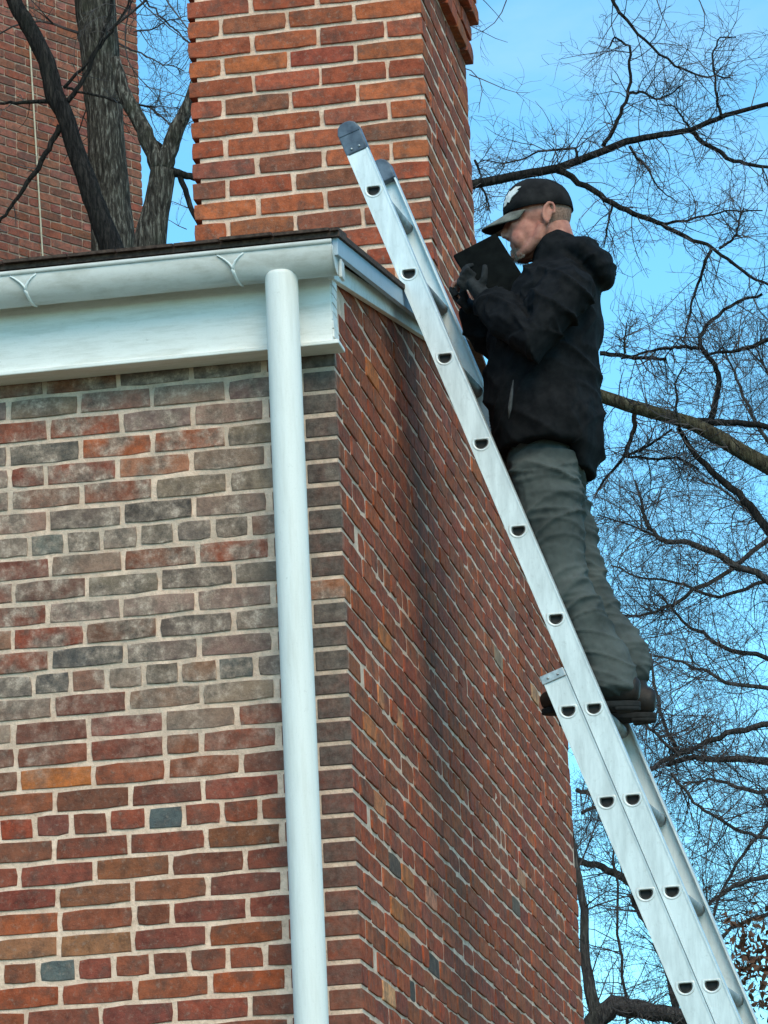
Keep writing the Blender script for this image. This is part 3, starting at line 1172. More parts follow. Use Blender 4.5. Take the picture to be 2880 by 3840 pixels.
for s in (-1, 1):
    body.tube([hd(-0.02, s * 0.060, -0.035), hd(0.0, s * 0.058, -0.072), hd(0.04, s * 0.042, -0.098), hd(0.075, s * 0.02, -0.108)], [0.020, 0.021, 0.018, 0.015], 10)
    body.ball(hd(0.062, s * 0.042, -0.012), (0.026, 0.020, 0.020))
    body.ball(hd(0.098, s * 0.013, -0.036), (0.014, 0.010, 0.010))
    body.ball(hd(0.060, s * 0.040, -0.060), (0.030, 0.026, 0.034))
    # ear
    E0 = (-0.040, s * 0.079, -0.004)
    ring = []
    for i in range(9):
        an = math.radians(-80 + i * 40)
        ring.append(hd(E0[0] - 0.004 + 0.019 * math.cos(an) - 0.006 * math.sin(an), E0[1] + s * 0.006, E0[2] + 0.031 * math.sin(an)))
    body.tube(ring[:8], [0.0055] * 8, 8)
    body.ball(hd(E0[0] + 0.002, E0[1] - s * 0.003, E0[2]), (0.017, 0.007, 0.028))
    body.ball(hd(E0[0] + 0.006, E0[1] + s * 0.002, E0[2] - 0.030), (0.009, 0.006, 0.011))
body.tube([hd(0.084, 0, 0.028), hd(0.100, 0, 0.0), hd(0.112, 0, -0.022), hd(0.110, 0, -0.036)], [0.010, 0.011, 0.014, 0.012], 10)
body.tube([hd(0.070, -0.042, 0.020), hd(0.088, -0.02, 0.026), hd(0.092, 0, 0.024), hd(0.088, 0.02, 0.026), hd(0.070, 0.042, 0.020)], 0.013, 10)
body.tube([hd(0.078, -0.024, -0.068), hd(0.093, 0, -0.064), hd(0.078, 0.024, -0.068)], [0.007, 0.009, 0.007], 8)
body.tube([hd(0.076, -0.022, -0.080), hd(0.090, 0, -0.079), hd(0.076, 0.022, -0.080)], [0.007, 0.009, 0.007], 8)
limb(body, [(hd(-0.035, 0, -0.03), 0.058, 0.062), (hd(-0.045, 0, -0.10), 0.060, 0.064), (hd(-0.06, 0, -0.19), 0.066, 0.068)])
limb(body, [(mp(2108, 1085), 0.11, 0.07), (mp(2085, 1150), 0.17, 0.12), (mp(2065, 1400), 0.155, 0.115), (mp(2050, 1650), 0.13, 0.085), (mp(2046, 1790), 0.12, 0.075)])
for sh, el, wr in ((SH_L, EL_L, WR_L), (SH_R, EL_R, WR_R)):
    limb(body, [(sh, 0.055, 0.055), (sh.lerp(el, .5), 0.048, 0.048), (el, 0.036, 0.036), (el.lerp(wr, .4), 0.034, 0.034), (wr, 0.026, 0.026)], 12)
for hp, kn, an in ((HIP_L, KN_L, AN_L), (HIP_R, KN_R, AN_R)):
    limb(body, [(hp, 0.078, 0.085), (hp.lerp(kn, .5), 0.070, 0.075), (kn, 0.055, 0.058), (kn.lerp(an, .35), 0.055, 0.058), (an + Vector((0.004, 0, 0.05)), 0.034, 0.036), (an + Vector((0.008, 0, 0.02)), 0.026, 0.028)], 12)
# right hand: bare, fingers closed round the lower edge of the case
PALM_R = mp(1752, 1140, 0.075)
body.tube([WR_R, PALM_R, PALM_R + Vector((-0.022, -0.012, 0.020))], [(0.026, 0.020), (0.036, 0.016), (0.033, 0.014)], 12)
for i, dy in enumerate((-0.034, -0.012, 0.010, 0.031)):
    b0 = PALM_R + Vector((-0.026, dy * 0.9 - 0.006, 0.018))
    ln = (0.030, 0.034, 0.032, 0.026)[i]
    body.tube([b0, b0 + Vector((-0.016, 0, ln * .7)), b0 + Vector((-0.006, -0.006, ln * 1.35)), b0 + Vector((0.012, -0.008, ln * 1.55))], [0.0095, 0.009, 0.0085, 0.007], 8)
body.tube([PALM_R + Vector((0.0, -0.03, 0.008)), PALM_R + Vector((-0.004, -0.052, 0.028)), PALM_R + Vector((0.006, -0.054, 0.052))], [0.012, 0.010, 0.0085], 8)
# left hand (gloved): palm under the case, thumb along its face
PALM_L = mp(1790, 1090, -0.115)


def hand_left(mb, k):
    mb.tube([WR_L, WR_L.lerp(PALM_L, .6), PALM_L, PALM_L + Vector((-0.020, 0.0, 0.030))], [(0.031 * k, 0.030 * k), (0.036 * k, 0.028 * k), (0.040 * k, 0.024 * k), (0.036 * k, 0.018 * k)], 12)
    for i, (du, dv) in enumerate(((0.030, -0.006), (0.010, 0.010), (-0.010, 0.018), (-0.030, 0.022))):
        b0 = PALM_L + Vector((-0.018 + du * .5, -0.006 + dv * .3, 0.026 + du * .6))
        ln = (0.030, 0.035, 0.033, 0.026)[i]
        mb.tube([b0, b0 + Vector((-0.022, -0.012, ln * .7)), b0 + Vector((-0.024, 0.010, ln * 1.3)), b0 + Vector((-0.008, 0.026, ln * 1.55))], [0.0105 * k, 0.010 * k, 0.0095 * k, 0.008 * k], 8)
    mb.tube([PALM_L + Vector((0.012, -0.012, 0.004)), PALM_L + Vector((0.026, -0.022, 0.030)), PALM_L + Vector((0.030, -0.016, 0.060)), PALM_L + Vector((0.028, -0.004, 0.078))], [0.015 * k, 0.012 * k, 0.0105 * k, 0.008 * k], 8)


hand_left(body, 0.86)
person = remeshed(body, "person", SKIN, None, 0.0044, 5)
tag(person, "man in black hooded jacket, cap and grey work trousers standing on the ladder", "person")

gl = MB()
hand_left(gl, 1.0)
remeshed(gl, "glove", GLOVE, person, 0.0045, 2)

gr = MB()
gr.tube([WR_R, PALM_R, PALM_R + Vector((-0.022, -0.012, 0.020))], [(0.030, 0.024), (0.040, 0.020), (0.037, 0.018)], 12)
for i, dy in enumerate((-0.034, -0.012, 0.010, 0.031)):
    b0 = PALM_R + Vector((-0.026, dy * 0.9 - 0.006, 0.018))
    ln = (0.030, 0.034, 0.032, 0.026)[i]
    gr.tube([b0, b0 + Vector((-0.016, 0, ln * .7)), b0 + Vector((-0.012, -0.003, ln * 1.0))], [0.0115, 0.011, 0.0108], 8)
gr.tube([PALM_R + Vector((0.0, -0.03, 0.008)), PALM_R + Vector((-0.004, -0.052, 0.028)), PALM_R + Vector((0.002, -0.053, 0.042))], [0.014, 0.012, 0.0112], 8)
tag(remeshed(gr, "glove", GLOVE, person, 0.0045, 1), "dark glove with cut-off finger ends")

# --- jacket
jk = MB()
limb(jk, [(mp(2118, 985), 0.085, 0.075), (mp(2112, 1040), 0.165, 0.115), (mp(2090, 1130), 0.205, 0.145), (mp(2045, 1290), 0.205, 0.172), (mp(2032, 1480), 0.205, 0.176), (mp(2055, 1600), 0.208, 0.172), (mp(2060, 1660), 0.208, 0.168), (mp(2062, 1700), 0.205, 0.164)], 24, True)
# longer back flap
limb(jk, [(mp(2190, 1580), 0.16, 0.055), (mp(2200, 1700), 0.15, 0.045), (mp(2196, 1755), 0.13, 0.028)], 16)
for sh, el, wr, s in ((SH_L, EL_L, WR_L, -1), (SH_R, EL_R, WR_R, 1)):
    limb(jk, [(sh + Vector((0.02, -s * 0.03, 0.01)), 0.080, 0.085), (sh.lerp(el, .45), 0.076, 0.082), (el + Vector((0.01, 0, -0.01)), 0.070, 0.074), (el.lerp(wr, .45), 0.060, 0.066), (el.lerp(wr, .92), 0.047, 0.052)], 16)
# collar and hood lying behind the neck
limb(jk, [(mp(2085, 950), 0.088, 0.082), (mp(2110, 990), 0.10, 0.090), (mp(2120, 1040), 0.13, 0.10)], 20)
hood = [(mp(2130, 955), 0.10, 0.045), (mp(2190, 965), 0.125, 0.055), (mp(2245, 1000), 0.125, 0.060), (mp(2262, 1040), 0.10, 0.045)]
limb(jk, hood, 18)


def jacket_fold(p):
    if p.z > 0.60:
        return 0.006 * crease(p, 9, 7, 16, 4.0)
    arm = p.y < PM - 0.17 and p.z > 0.25
    if arm:
        a = 0.015 * crease(p + Vector((p.z * .8, 0, -p.x * .3)), 9, 5, 5, 7.0) + 0.008 * crease(p + Vector((p.z * .5, 0, 0)), 16, 8, 12, 9.0)
    else:
        a = 0.014 * crease(p + Vector((0, 0, p.x * .5)), 3.5, 3, 8, 1.0)
        a += 0.009 * crease(p + Vector((0, 0, -p.x * .9)), 5, 4, 12, 2.0)
    a += 0.006 * noise.noise(p * 8)
    return a - 0.005


jacket = remeshed(jk, "jacket", CLOTH_BLACK, person, 0.0065, 5, jacket_fold)
tag(jacket, "black hooded jacket with a grey side pocket zip")
zp = MB()
pz = [mp(1925, 1425, -0.218), mp(1918, 1480, -0.222), mp(1912, 1530, -0.223), mp(1908, 1570, -0.221)]
zp.tube(pz, [(0.001, 0.001), (0.004, 0.0055), (0.004, 0.0065), (0.001, 0.001)], 8)
zp.build("pocket_zip", plain("grey zip tape", (0.03, 0.03, 0.03), (0.07, 0.07, 0.07), 60, 0.7), jacket, True)
sc_ = MB()
limb(sc_, [(hd(-0.042, 0, -0.105), 0.066, 0.070), (hd(-0.052, 0, -0.135), 0.072, 0.076)], 20)
remeshed(sc_, "shirt_collar", SHIRT, person, 0.005, 2)

# --- trousers
tr = MB()
limb(tr, [(mp(2062, 1600), 0.155, 0.115), (mp(2052, 1720), 0.162, 0.118), (mp(2052, 1800), 0.162, 0.116)], 22)
for (hp, kn, an) in ((HIP_L, KN_L, AN_L), (HIP_R, KN_R, AN_R)):
    limb(tr, [(hp + Vector((0.0, 0, 0.03)), 0.088, 0.110), (hp.lerp(kn, .4), 0.082, 0.096), (kn + Vector((0.0, 0, 0)), 0.072, 0.080), (kn.lerp(an, .5) + Vector((0.004, 0, 0)), 0.068, 0.074), (an + Vector((0.002, 0, 0.060)), 0.068, 0.076), (an + Vector((0.010, 0, 0.010)), 0.070, 0.080)], 18)


def trouser_fold(p):
    q = p + noise.noise_vector(p * 2.5) * 0.12
    top = max(0.35, min(1.0, (0.02 - p.z) / 0.15))
    m1 = max(0.0, min(1.0, 0.5 + 1.6 * noise.noise(p * 4.0 + Vector((3, 1, 7)))))
    a = 0.006 * noise.noise(Vector((q.x * 3 + 5, q.y * 3, (q.z + 0.3 * q.x) * 8)))
    a += 0.014 * m1 * crease(q + Vector((0, 0, 0.35 * q.x + 0.2 * q.y)), 2.4, 2.6, 10, 21.0)
    a += 0.012 * (1 - m1) * crease(q + Vector((0, 0, -0.45 * q.x)), 2.8, 3.0, 11, 33.0)
    a += 0.005 * crease(q + Vector((0, 0, 0.15 * q.x)), 5, 5, 22, 27.0)
    a += 0.0015 * noise.noise(p * 60)
    return (a - 0.004) * top * 1.3


trousers = remeshed(tr, "trousers", TROUSER, person, 0.0052, 4, trouser_fold)
tag(trousers, "creased dark olive grey work trousers")
# --- boots: heels to the right, toes under the rung towards the wall
for (an, dy, toe_px) in ((AN_L, -0.085, (2022, 2662)), (AN_R, 0.10, (2085, 2672))):
    toe = mp(toe_px[0], toe_px[1], dy)
    zb = (L0_ + LS * (6 * RUNG)).z + 0.012             # sole rests on the rung
    bt = MB()
    x0 = toe.x
    L = 0.315
    secs = [(0.006, 0.018, 0.028, 0.016), (0.018, 0.030, 0.030, 0.026), (0.05, 0.044, 0.036, 0.034), (0.11, 0.047, 0.042, 0.040), (0.17, 0.042, 0.050, 0.048), (0.22, 0.040, 0.052, 0.050), (0.27, 0.040, 0.048, 0.046), (0.296, 0.034, 0.042, 0.040), (0.308, 0.020, 0.040, 0.026)]
    bt.tube([Vector((x0 + a, toe.y, zb + 0.012 + h)) for a, w, h, q in secs], [(w, q) for a, w, h, q in secs], 16)
    limb(bt, [(Vector((x0 + 0.240, toe.y, zb + 0.065)), 0.042, 0.050), (Vector((x0 + 0.232, toe.y, zb + 0.15)), 0.044, 0.050)], 14)
    boot = remeshed(bt, "boot", BOOT, person, 0.005, 3)
    so = MB()
    prof = []
    for i in range(24):
        an2 = 2 * math.pi * i / 24
        u = 0.5 - 0.5 * math.cos(an2)
        wv = math.sin(an2) * (0.046 - 0.008 * max(0, u - .55))
        prof.append((x0 + 0.006 + u * (L - 0.012), toe.y + wv))
    so.prism(prof, zb, zb + 0.020, lambda a, q, d: Vector((a, q, d)))
    so.prism([(x, y) for x, y in prof if x > x0 + L * .70], zb - 0.010, zb + 0.004, lambda a, q, d: Vector((a - 0.001, q * 0.98 + toe.y * 0.02, d)))
    bevel(so.build("sole", SOLE, boot), 0.005, 2)
    lc = MB()
    for i in range(5):
        c0 = Vector((x0 + 0.12 + i * 0.022, toe.y, zb + 0.105 + i * 0.020))
        lc.tube([c0 + Vector((0.004, -0.032, -0.012)), c0 + Vector((-0.008, 0, 0.006)), c0 + Vector((0.004, 0.032, -0.012))], 0.0028, 6)
    lc.build("laces", SOLE, boot, True)

# --- cap
cp = MB()
NU, NV = 36, 10
vs, fs = [], []
for j in range(NV + 1):
    t = j / NV
    for i in range(NU):
        ph = 2 * math.pi * i / NU
        e = math.cos(t * math.pi / 2) ** 0.72
        f_, l_ = 0.106 * math.cos(ph) * e, 0.0855 * math.sin(ph) * e
        if math.cos(ph) > 0.3:
            f_ *= 1 + 0.03 * (1 - t)
        u_ = 0.026 + 0.106 * math.sin(t * math.pi / 2) ** 0.9 + 0.004 * math.cos(ph)
        vs.append(hd(f_ - 0.004, l_, u_ + 0.002 * noise.noise(Vector((f_ * 30, l_ * 30, u_ * 30)))))
for j in range(NV):
    for i in range(NU):
        fs.append((j * NU + i, j * NU + (i + 1) % NU, (j + 1) * NU + (i + 1) % NU, (j + 1) * NU + i))
cp.add(vs, fs)
capo = cp.build("cap", CAP_CLOTH, person, True)
so_ = capo.modifiers.new("solid", 'SOLIDIFY')
so_.thickness = 0.004
so_.offset = 1
tag(capo, "dark baseball cap with a white emblem")
bm_ = MB()
vs, fs = [], []
NB, NR = 15, 7
for j in range(NR + 1):
    q = j / NR
    for i in range(NB):
        ph = math.radians(-74 + 148 * i / (NB - 1))
        f0, l0 = 0.104 * math.cos(ph), 0.085 * math.sin(ph)
        ext = 0.078 * math.cos(ph * 1.05) ** 0.7 if abs(ph * 1.05) < math.pi / 2 else 0
        f_ = f0 + ext * q
        l_ = l0 * (1 - 0.10 * q)
        u_ = 0.030 - 0.030 * q * (ext / 0.078) - 0.034 * (l_ / 0.085) ** 2 * (0.4 + 0.6 * q)
        vs.append(hd(f_, l_, u_))
for j in range(NR):
    for i in range(NB - 1):
        fs.append((j * NB + i, j * NB + i + 1, (j + 1) * NB + i + 1, (j + 1) * NB + i))
bm_.add(vs, fs)
brim = bm_.build("brim", CAP_UNDER, capo, True)
s2 = brim.modifiers.new("solid", 'SOLIDIFY')
s2.thickness = 0.004
s2.offset = 0
un = MB()
un.add([Vector(v) + Vector((0, 0, -0.0026)) for v in vs], [f[::-1] for f in fs])
un.build("brim_lining", CAP_CLOTH, capo, True)
bt = MB()
bt.ball(hd(-0.004, 0, 0.136), (0.008, 0.008, 0.004))
bt.build("top_button", CAP_CLOTH, capo, True)
# stitched emblem on the front panels: an upright ragged white shape over a bar
em = MB()
shape = [(-0.018, 0.036), (-0.008, 0.036), (-0.004, 0.046), (0.003, 0.040), (0.006, 0.054), (0.011, 0.062), (0.012, 0.072), (0.004, 0.076), (0.010, 0.084), (0.000, 0.090), (-0.004, 0.080), (-0.010, 0.084), (-0.009, 0.072), (-0.015, 0.070), (-0.011, 0.060), (-0.018, 0.054), (-0.013, 0.046)]
shape = [(l * 1.15, 0.046 + (u - 0.030) * 0.98) for l, u in shape]


def cap_surface(l, u):
    # point on the front of the cap dome, slightly proud
    t = max(0.0, min(1.0, (u - 0.030) / 0.106))
    t = math.asin(min(1, t ** (1 / 0.9))) / (math.pi / 2)
    e = math.cos(t * math.pi / 2) ** 0.72
    ph = math.asin(max(-1, min(1, l / (0.0855 * max(e, .05)))))
    return hd(0.106 * math.cos(ph) * e * (1 + 0.03 * (1 - t)) - 0.004 + 0.0065, l * 1.04, u)


LOFF = 0.056                                           # the visible half of the emblem wraps to his left
ev_ = [cap_surface(l + LOFF, u) for l, u in shape]
cen = cap_surface(LOFF, 0.076)
em.add(ev_ + [cen], [(i, (i + 1) % len(ev_), len(ev_)) for i in range(len(ev_))])
eo = em.build("emblem", EMBLEM, capo)
s3 = eo.modifiers.new("solid", 'SOLIDIFY')
s3.thickness = 0.002
s3.offset = 0

# hair shaved short at the back of the head, chin beard
hb = MB()
vs, fs = [], []
for j in range(9):
    for i in range(25):
        ph = math.radians(108 + 144 * i / 24)
        u_ = 0.034 - 0.085 * j / 8
        e = math.sqrt(max(0.0, 1 - ((u_ - 0.03) / 0.104) ** 2))
        vs.append(hd(-0.008 + 0.0995 * math.cos(ph) * e, 0.0785 * math.sin(ph) * e, u_))
for j in range(8):
    for i in range(24):
        fs.append((j * 25 + i, j * 25 + i + 1, (j + 1) * 25 + i + 1, (j + 1) * 25 + i))
hb.add(vs, fs)
hair = hb.build("hair", GREY_HAIR, person, True)
rh = random.Random(17)
bd = MB()
for i in range(2600):
    a = rh.random()
    s = rh.choice((-1, 1)) * rh.random() ** 0.8
    f_ = 0.101 - 0.034 * abs(s) ** 1.6 - a * 0.012
    p0 = hd(f_ - 0.004, s * 0.040, -0.080 - 0.034 * a)
    d = Vector((-0.30 + rh.uniform(-.3, .2), -s * 0.5 + rh.uniform(-.3, .3), -1 + rh.uniform(-.2, .5))).normalized()
    ln = rh.uniform(0.008, 0.020)
    q = Vector((rh.uniform(-1, 1), rh.uniform(-1, 1), rh.uniform(-1, 1))).cross(d).normalized() * 0.0011
    bd.add([p0 - q, p0 + q, p0 + d * ln], [(0, 1, 2)])
for s in (-1, 1):
    pass
beard = bd.build("beard", plain("grey beard", s2l(104, 92, 84), s2l(178, 168, 158), 200, 0.9, 0, 0), person)
eb = MB()
for s in (-1, 1):
    eb.ball(hd(0.074, s * 0.032, 0.004), 0.012, None, 12, 8)
eb.build("eyes", plain("dark eye", (0.02, 0.015, 0.012), (0.05, 0.04, 0.03), 50, 0.3), person, True)

# --- black flat case he reads from, held up in both hands
YC = PM - 0.055
ca, cb_, cc_, cd_ = (at(1702, 966, YC + 0.03), at(1864, 882, YC + 0.03), at(1996, 1092, YC - 0.03), at(1834, 1176, YC - 0.03))
nrm = (cb_ - ca).cross(cc_ - cb_).normalized()
th = nrm * 0.017
tb = MB()
tb.add([ca - th, cb_ - th, cc_ - th, cd_ - th, ca + th, cb_ + th, cc_ + th, cd_ + th], [(0, 1, 2, 3), (7, 6, 5, 4), (0, 4, 5, 1), (1, 5, 6, 2), (2, 6, 7, 3), (3, 7, 4, 0)])
case = tb.build("tablet_case", TABLET, None)
bevel(case, 0.006, 3)
tag(case, "black flat tablet case held up in the man's hands below his face", "tablet")

# ------------------------------------------------------------------ neighbouring building, far left
NB_B = math.radians(58)
ND = Vector((math.cos(NB_B), math.sin(NB_B), 0))       # along the wall, away to the right
NQ = CAM + ray(529, 500).normalized() * 30.0            # a point on its right-hand vertical edge
nb = empty("neighbour_building", (NQ.x - ND.x * 4, NQ.y - ND.y * 4, GROUND))
tag(nb, "tall red brick building behind the trees at the far left", "building")
NN = Vector((ND.y, -ND.x, 0))                           # outward (towards the camera)


def nw(a, d, z):
    """a metres left of the right edge, d metres outwards, z world"""
    p = NQ - ND * a + NN * d
    return Vector((p.x, p.y, z))


b = MB()
vs = [nw(9, -0.008, GROUND), nw(0.006, -0.008, GROUND), nw(0.006, -6, GROUND), nw(9, -6, GROUND)]
vs += [Vector((v.x, v.y, NQ.z + 3.5)) for v in vs]
b.add(vs, [(0, 1, 5, 4), (1, 2, 6, 5), (2, 3, 7, 6), (3, 0, 4, 7), (4, 5, 6, 7)])
nwall = b.build("wall", MORTAR_N, nb)
NC = 0.0677
KN_ = 1.0
NCOL = [s2l(150, 92, 76, KN_), s2l(138, 82, 68, KN_), s2l(158, 98, 80, KN_), s2l(130, 80, 68, KN_), s2l(146, 84, 66, KN_)]
mass_n = MB()
roty = Matrix(((ND.x, -NN.x, 0, 0), (ND.y, -NN.y, 0, 0), (0, 0, 1, 0), (0, 0, 0, 1)))
cand = []
for k in range(-46, 42):
    z = NQ.z + k * NC
    r = random.Random(2000 + k)
    header = k % 6 == 0
    a = 0.0 if k % 2 else -0.1065
    while a < 4.2:
        m = 0.1065 if header else 0.213
        a0, a1 = max(a, 0.0), a + m
        a += m
        if a1 - a0 < 0.03:
            continue
        kind = 'wh' if a1 - a0 < 0.15 else 'ws'
        L = pool(kind)[0]
        p = nw((a0 + a1) / 2, r.uniform(-.001, .001), z)
        mm = Matrix.Translation(p) @ roty @ Matrix.Diagonal(((a1 - a0 - 0.010) / L, 1, r.uniform(.98, 1.03), 1))
        cand.append(((a0 + a1) / 2, z, kind, r.randrange(9), mm, vary(r.choice(NCOL), r, 0.1)))
zlo, zhi = at(0, 1010, NQ.y).z, at(0, -40, NQ.y).z
vis = [c for c in cand if c[0] < 1.55 and zlo - 0.2 < c[1] < zhi + 0.3]
vis = sorted(vis, key=lambda c: c[0])[-300:] if len(vis) > 300 else vis
ids = set(id(c) for c in vis)
for c in cand:
    if id(c) in ids:
        brick_object(nwall, c[2], c[3], c[4], c[5], BRICK_N)
    else:
        v2, f2 = pool(c[2])[2][c[3]]
        mass_n.add([c[4] @ p for p in v2], f2, c[5])
tag(mass_n.build("brick_courses", BRICKS_N, nwall), kind="stuff")
# pale cable running down the wall
b = MB()
aw = None
cpts = []
for py in (-200, 170, 400, 700, 960, 1300):
    px = 112 + (py - 170) * (160 - 112) / (960 - 170)
    d = ray(px, py)
    t = (NQ + NN * 0.012 - CAM).dot(NN) / d.dot(NN)
    cpts.append(CAM + d * t)
b.tube(cpts, 0.0065, 6)
b.build("wall_cable", plain("pale cable", s2l(190, 176, 150), s2l(214, 200, 176), 20, 0.6), nb)

# ------------------------------------------------------------------ bare winter trees


def wig(pts, r, n=4, amp=0.04):
    """subdivide a polyline and let it wander a little"""
    out = [pts[0]]
    for a, c in zip(pts[:-1], pts[1:]):
        L = (c - a).length
        for i in range(1, n + 1):
            p = a.lerp(c, i / n)
            if i < n:
                p = p + Vector((r.uniform(-1, 1), r.uniform(-1, 1), r.uniform(-1, 1))) * amp * L
            out.append(p)
    return out


def spread(r0, r1, n):
    return [r0 + (r1 - r0) * i / max(1, n - 1) for i in range(n)]


def twig(mb, p, d, L, rad, depth, r, up=0.10, kink=0.38):
    n = max(4, int(L / (0.036 + 0.02 * depth)))
    st = L / n
    pts, dirs = [p], []
    d = d.normalized()
    bend = Vector((0, 0, 0))
    for i in range(n):
        bend = bend * 0.72 + Vector((r.gauss(0, 1), r.gauss(0, 1), r.gauss(0, 1))) * kink * (0.34 if depth else 0.48)
        d = (d + bend + Vector((0, 0, up * 0.2))).normalized()
        p = p + d * st
        pts.append(p)
        dirs.append(d)
    mb.tube(pts, spread(rad, rad * 0.38, len(pts)), 3 if rad < 0.006 else (5 if rad < 0.02 else 7), False)
    if depth <= 0:
        return
    k = int(r.uniform(1.9, 3.8) + L * 1.6)
    for _ in range(k):
        i = r.randrange(max(1, n // 5), n)
        side = dirs[i].cross(Vector((r.gauss(0, 1), r.gauss(0, 1), r.gauss(0, 1))))
        if side.length < 1e-3:
            continue
        nd = dirs[i] * r.uniform(0.2, 0.9) + side.normalized() * r.uniform(0.6, 1.1)
        twig(mb, pts[i], nd, L * r.uniform(0.34, 0.72), max(0.0015, rad * (1 - 0.6 * i / n) * r.uniform(0.45, 0.7)), depth - 1, r, up, kink)


def pl(pix, Y, dy=0.0):
    n = len(pix)
    return [at(x, y, Y + dy * i / max(1, n - 1)) for i, (x, y) in enumerate(pix)]


def tree(name, label, base_pix, Y, r0, bark, cat="tree"):
    t = empty(name, (0, 0, 0))
    p0 = at(*base_pix[0], Y)
    t.location = (p0.x, Y, GROUND)
    tag(t, label, cat, "bare trees around the house")
    return t


def trunk(t, pix, Y, rp, bark, seed, name="trunk", to_ground=True, sides=18, amp=0.015, dy=0.0):
    """trunk or limb from photo-plane points at depth Y; rp = radii in photo pixels"""
    r = random.Random(seed)
    k = 1.0 / pxm(Y)
    P = pl(pix, Y, dy)
    if to_ground:
        q = P[0]
        P = [Vector((q.x - (P[1].x - q.x) * 0.3, q.y, GROUND - 0.1)), Vector((q.x, q.y, (q.z + GROUND) / 2))] + P
        rp = [rp[0] * 1.35, rp[0] * 1.15] + list(rp)
    RR = [x * k for x in rp]
    n = 4
    W_ = wig(P, r, n, amp)
    rr = []
    for a, c in zip(RR[:-1], RR[1:]):
        for i in range(n):
            rr.append(a + (c - a) * i / n)
    rr.append(RR[-1])
    mb = MB()
    rr = [x * (1 + 0.05 * noise.noise(p * 6)) for x, p in zip(rr, W_)]
    mb.tube(W_, rr, sides)
    mb.build(name, bark, t, True)
    return W_, rr


def sprout(mb, path, rad, r, count, L, depth, bias=Vector((0, 0, 0)), t0=0.05, t1=1.0, rr=None, up=0.1, kink=0.38):
    m = len(path)
    for _ in range(count):
        i = min(m - 2, int((t0 + (t1 - t0) * r.random()) * (m - 1)))
        d = (path[i + 1] - path[i]).normalized()
        s = d.cross(Vector((r.gauss(0, 1), r.gauss(0, 1) * 0.6, r.gauss(0, 1))))
        if s.length < 1e-3:
            continue
        q = path[i].lerp(path[i + 1], r.random())
        nd = d * r.uniform(0.1, 0.8) + s.normalized() * r.uniform(0.6, 1.1) + bias
        twig(mb, q, nd, L * r.uniform(0.5, 1.15), min(rad[i] * 0.6, rr or 0.012) * r.uniform(0.6, 1.0), depth, r, up, kink)


def stuff(mb, name, mat, t):
    return tag(mb.build(name, mat, t), kind="stuff")


# 1. thick grey trunk, far left
Y1 = 14.0
t1 = tree("bare_tree", "thick grey furrowed tree trunk in front of the tall brick building", [(425, 930)], Y1, 0, None)
w, rr = trunk(t1, [(425, 960), (412, 700), (395, 480), (378, 250), (360, 60), (345, -160), (330, -420)], Y1, [88, 76, 72, 74, 80, 84, 70], BARK_GREY, 1, sides=28)
mb = MB()
r = random.Random(31)
sprout(mb, w[20:], rr[20:], r, 10, 1.6, 3, Vector((0.2, 0, 0)), rr=0.014)
stuff(mb, "crown", TWIG, t1)
# burl low on its right side
b = MB()
c0 = at(470, 800, Y1)
b.ball(c0, (0.04, 0.05, 0.14))
b.build("burl", BARK_GREY, t1, True)

# 2. dark leaning stem in front of it
Y2 = 13.2
t2 = tree("bare_tree", "dark slender tree leaning to the left across the thick grey trunk", [(440, 960)], Y2, 0, None)
w, rr = trunk(t2, [(462, 1060), (408, 900), (345, 740), (290, 580), (238, 420), (205, 360), (175, 230), (120, 120), (60, 20), (10, -120), (-60, -320)], Y2, [52, 46, 40, 36, 34, 38, 34, 32, 30, 27, 22], BARK_DARK, 2)
for i, (pix, rp) in enumerate((
        ([(225, 470), (185, 560), (130, 650), (75, 730), (30, 790), (-20, 850)], [13, 11, 10, 8, 7, 6]),
        ([(250, 385), (300, 320), (360, 190), (410, 60), (430, -60)], [11, 9, 8, 6, 5]),
        ([(205, 380), (120, 382), (60, 388), (-30, 384)], [10, 8, 7, 5]),
        ([(240, 330), (330, 230), (420, 120), (480, 20), (520, -60)], [7, 6, 5, 4, 4]),
        ([(250, 330), (330, 350), (420, 375), (520, 395), (580, 402)], [6, 5, 5, 4, 3]))):
    w2, r2 = trunk(t2, pix, Y2, rp, BARK_DARK, 40 + i, "limb", False, 9, 0.05)
    mb = MB()
    sprout(mb, w2, r2, random.Random(60 + i), 4, 0.30, 1, rr=0.006)
    stuff(mb, "twigs", TWIG, t2)

# 3. forked tree by the chimney
Y3 = 12.4
t3 = tree("bare_tree", "grey forked tree between the tall building and the chimney", [(555, 960)], Y3, 0, None)
w, rr = trunk(t3, [(555, 960), (578, 820), (602, 700), (612, 640)], Y3, [66, 56, 52, 50], BARK_GREY, 3)
wl_, rl_ = trunk(t3, [(604, 640), (570, 560), (530, 470), (490, 400), (455, 330), (430, 220)], Y3, [38, 33, 31, 30, 27, 22], BARK_GREY, 4, "limb", False, 14, 0.03)
wr_, rr_ = trunk(t3, [(610, 640), (632, 570), (660, 490), (690, 430), (730, 330), (780, 180)], Y3, [38, 34, 31, 27, 24, 18], BARK_GREY, 5, "limb", False, 14, 0.03)
trunk(t3, [(560, 520), (590, 540), (625, 570), (640, 590)], Y3, [12, 11, 10, 10], BARK_DARK, 6, "limb", False, 10, 0.03)
trunk(t3, [(630, 640), (670, 650), (700, 660), (760, 670)], Y3, [20, 17, 14, 12], BARK_DARK, 7, "limb", False, 10, 0.03)
trunk(t3, [(675, 660), (700, 730), (725, 800), (760, 860)], Y3, [12, 11, 10, 8], BARK_DARK, 8, "limb", False, 10, 0.03)
mb = MB()
r = random.Random(77)
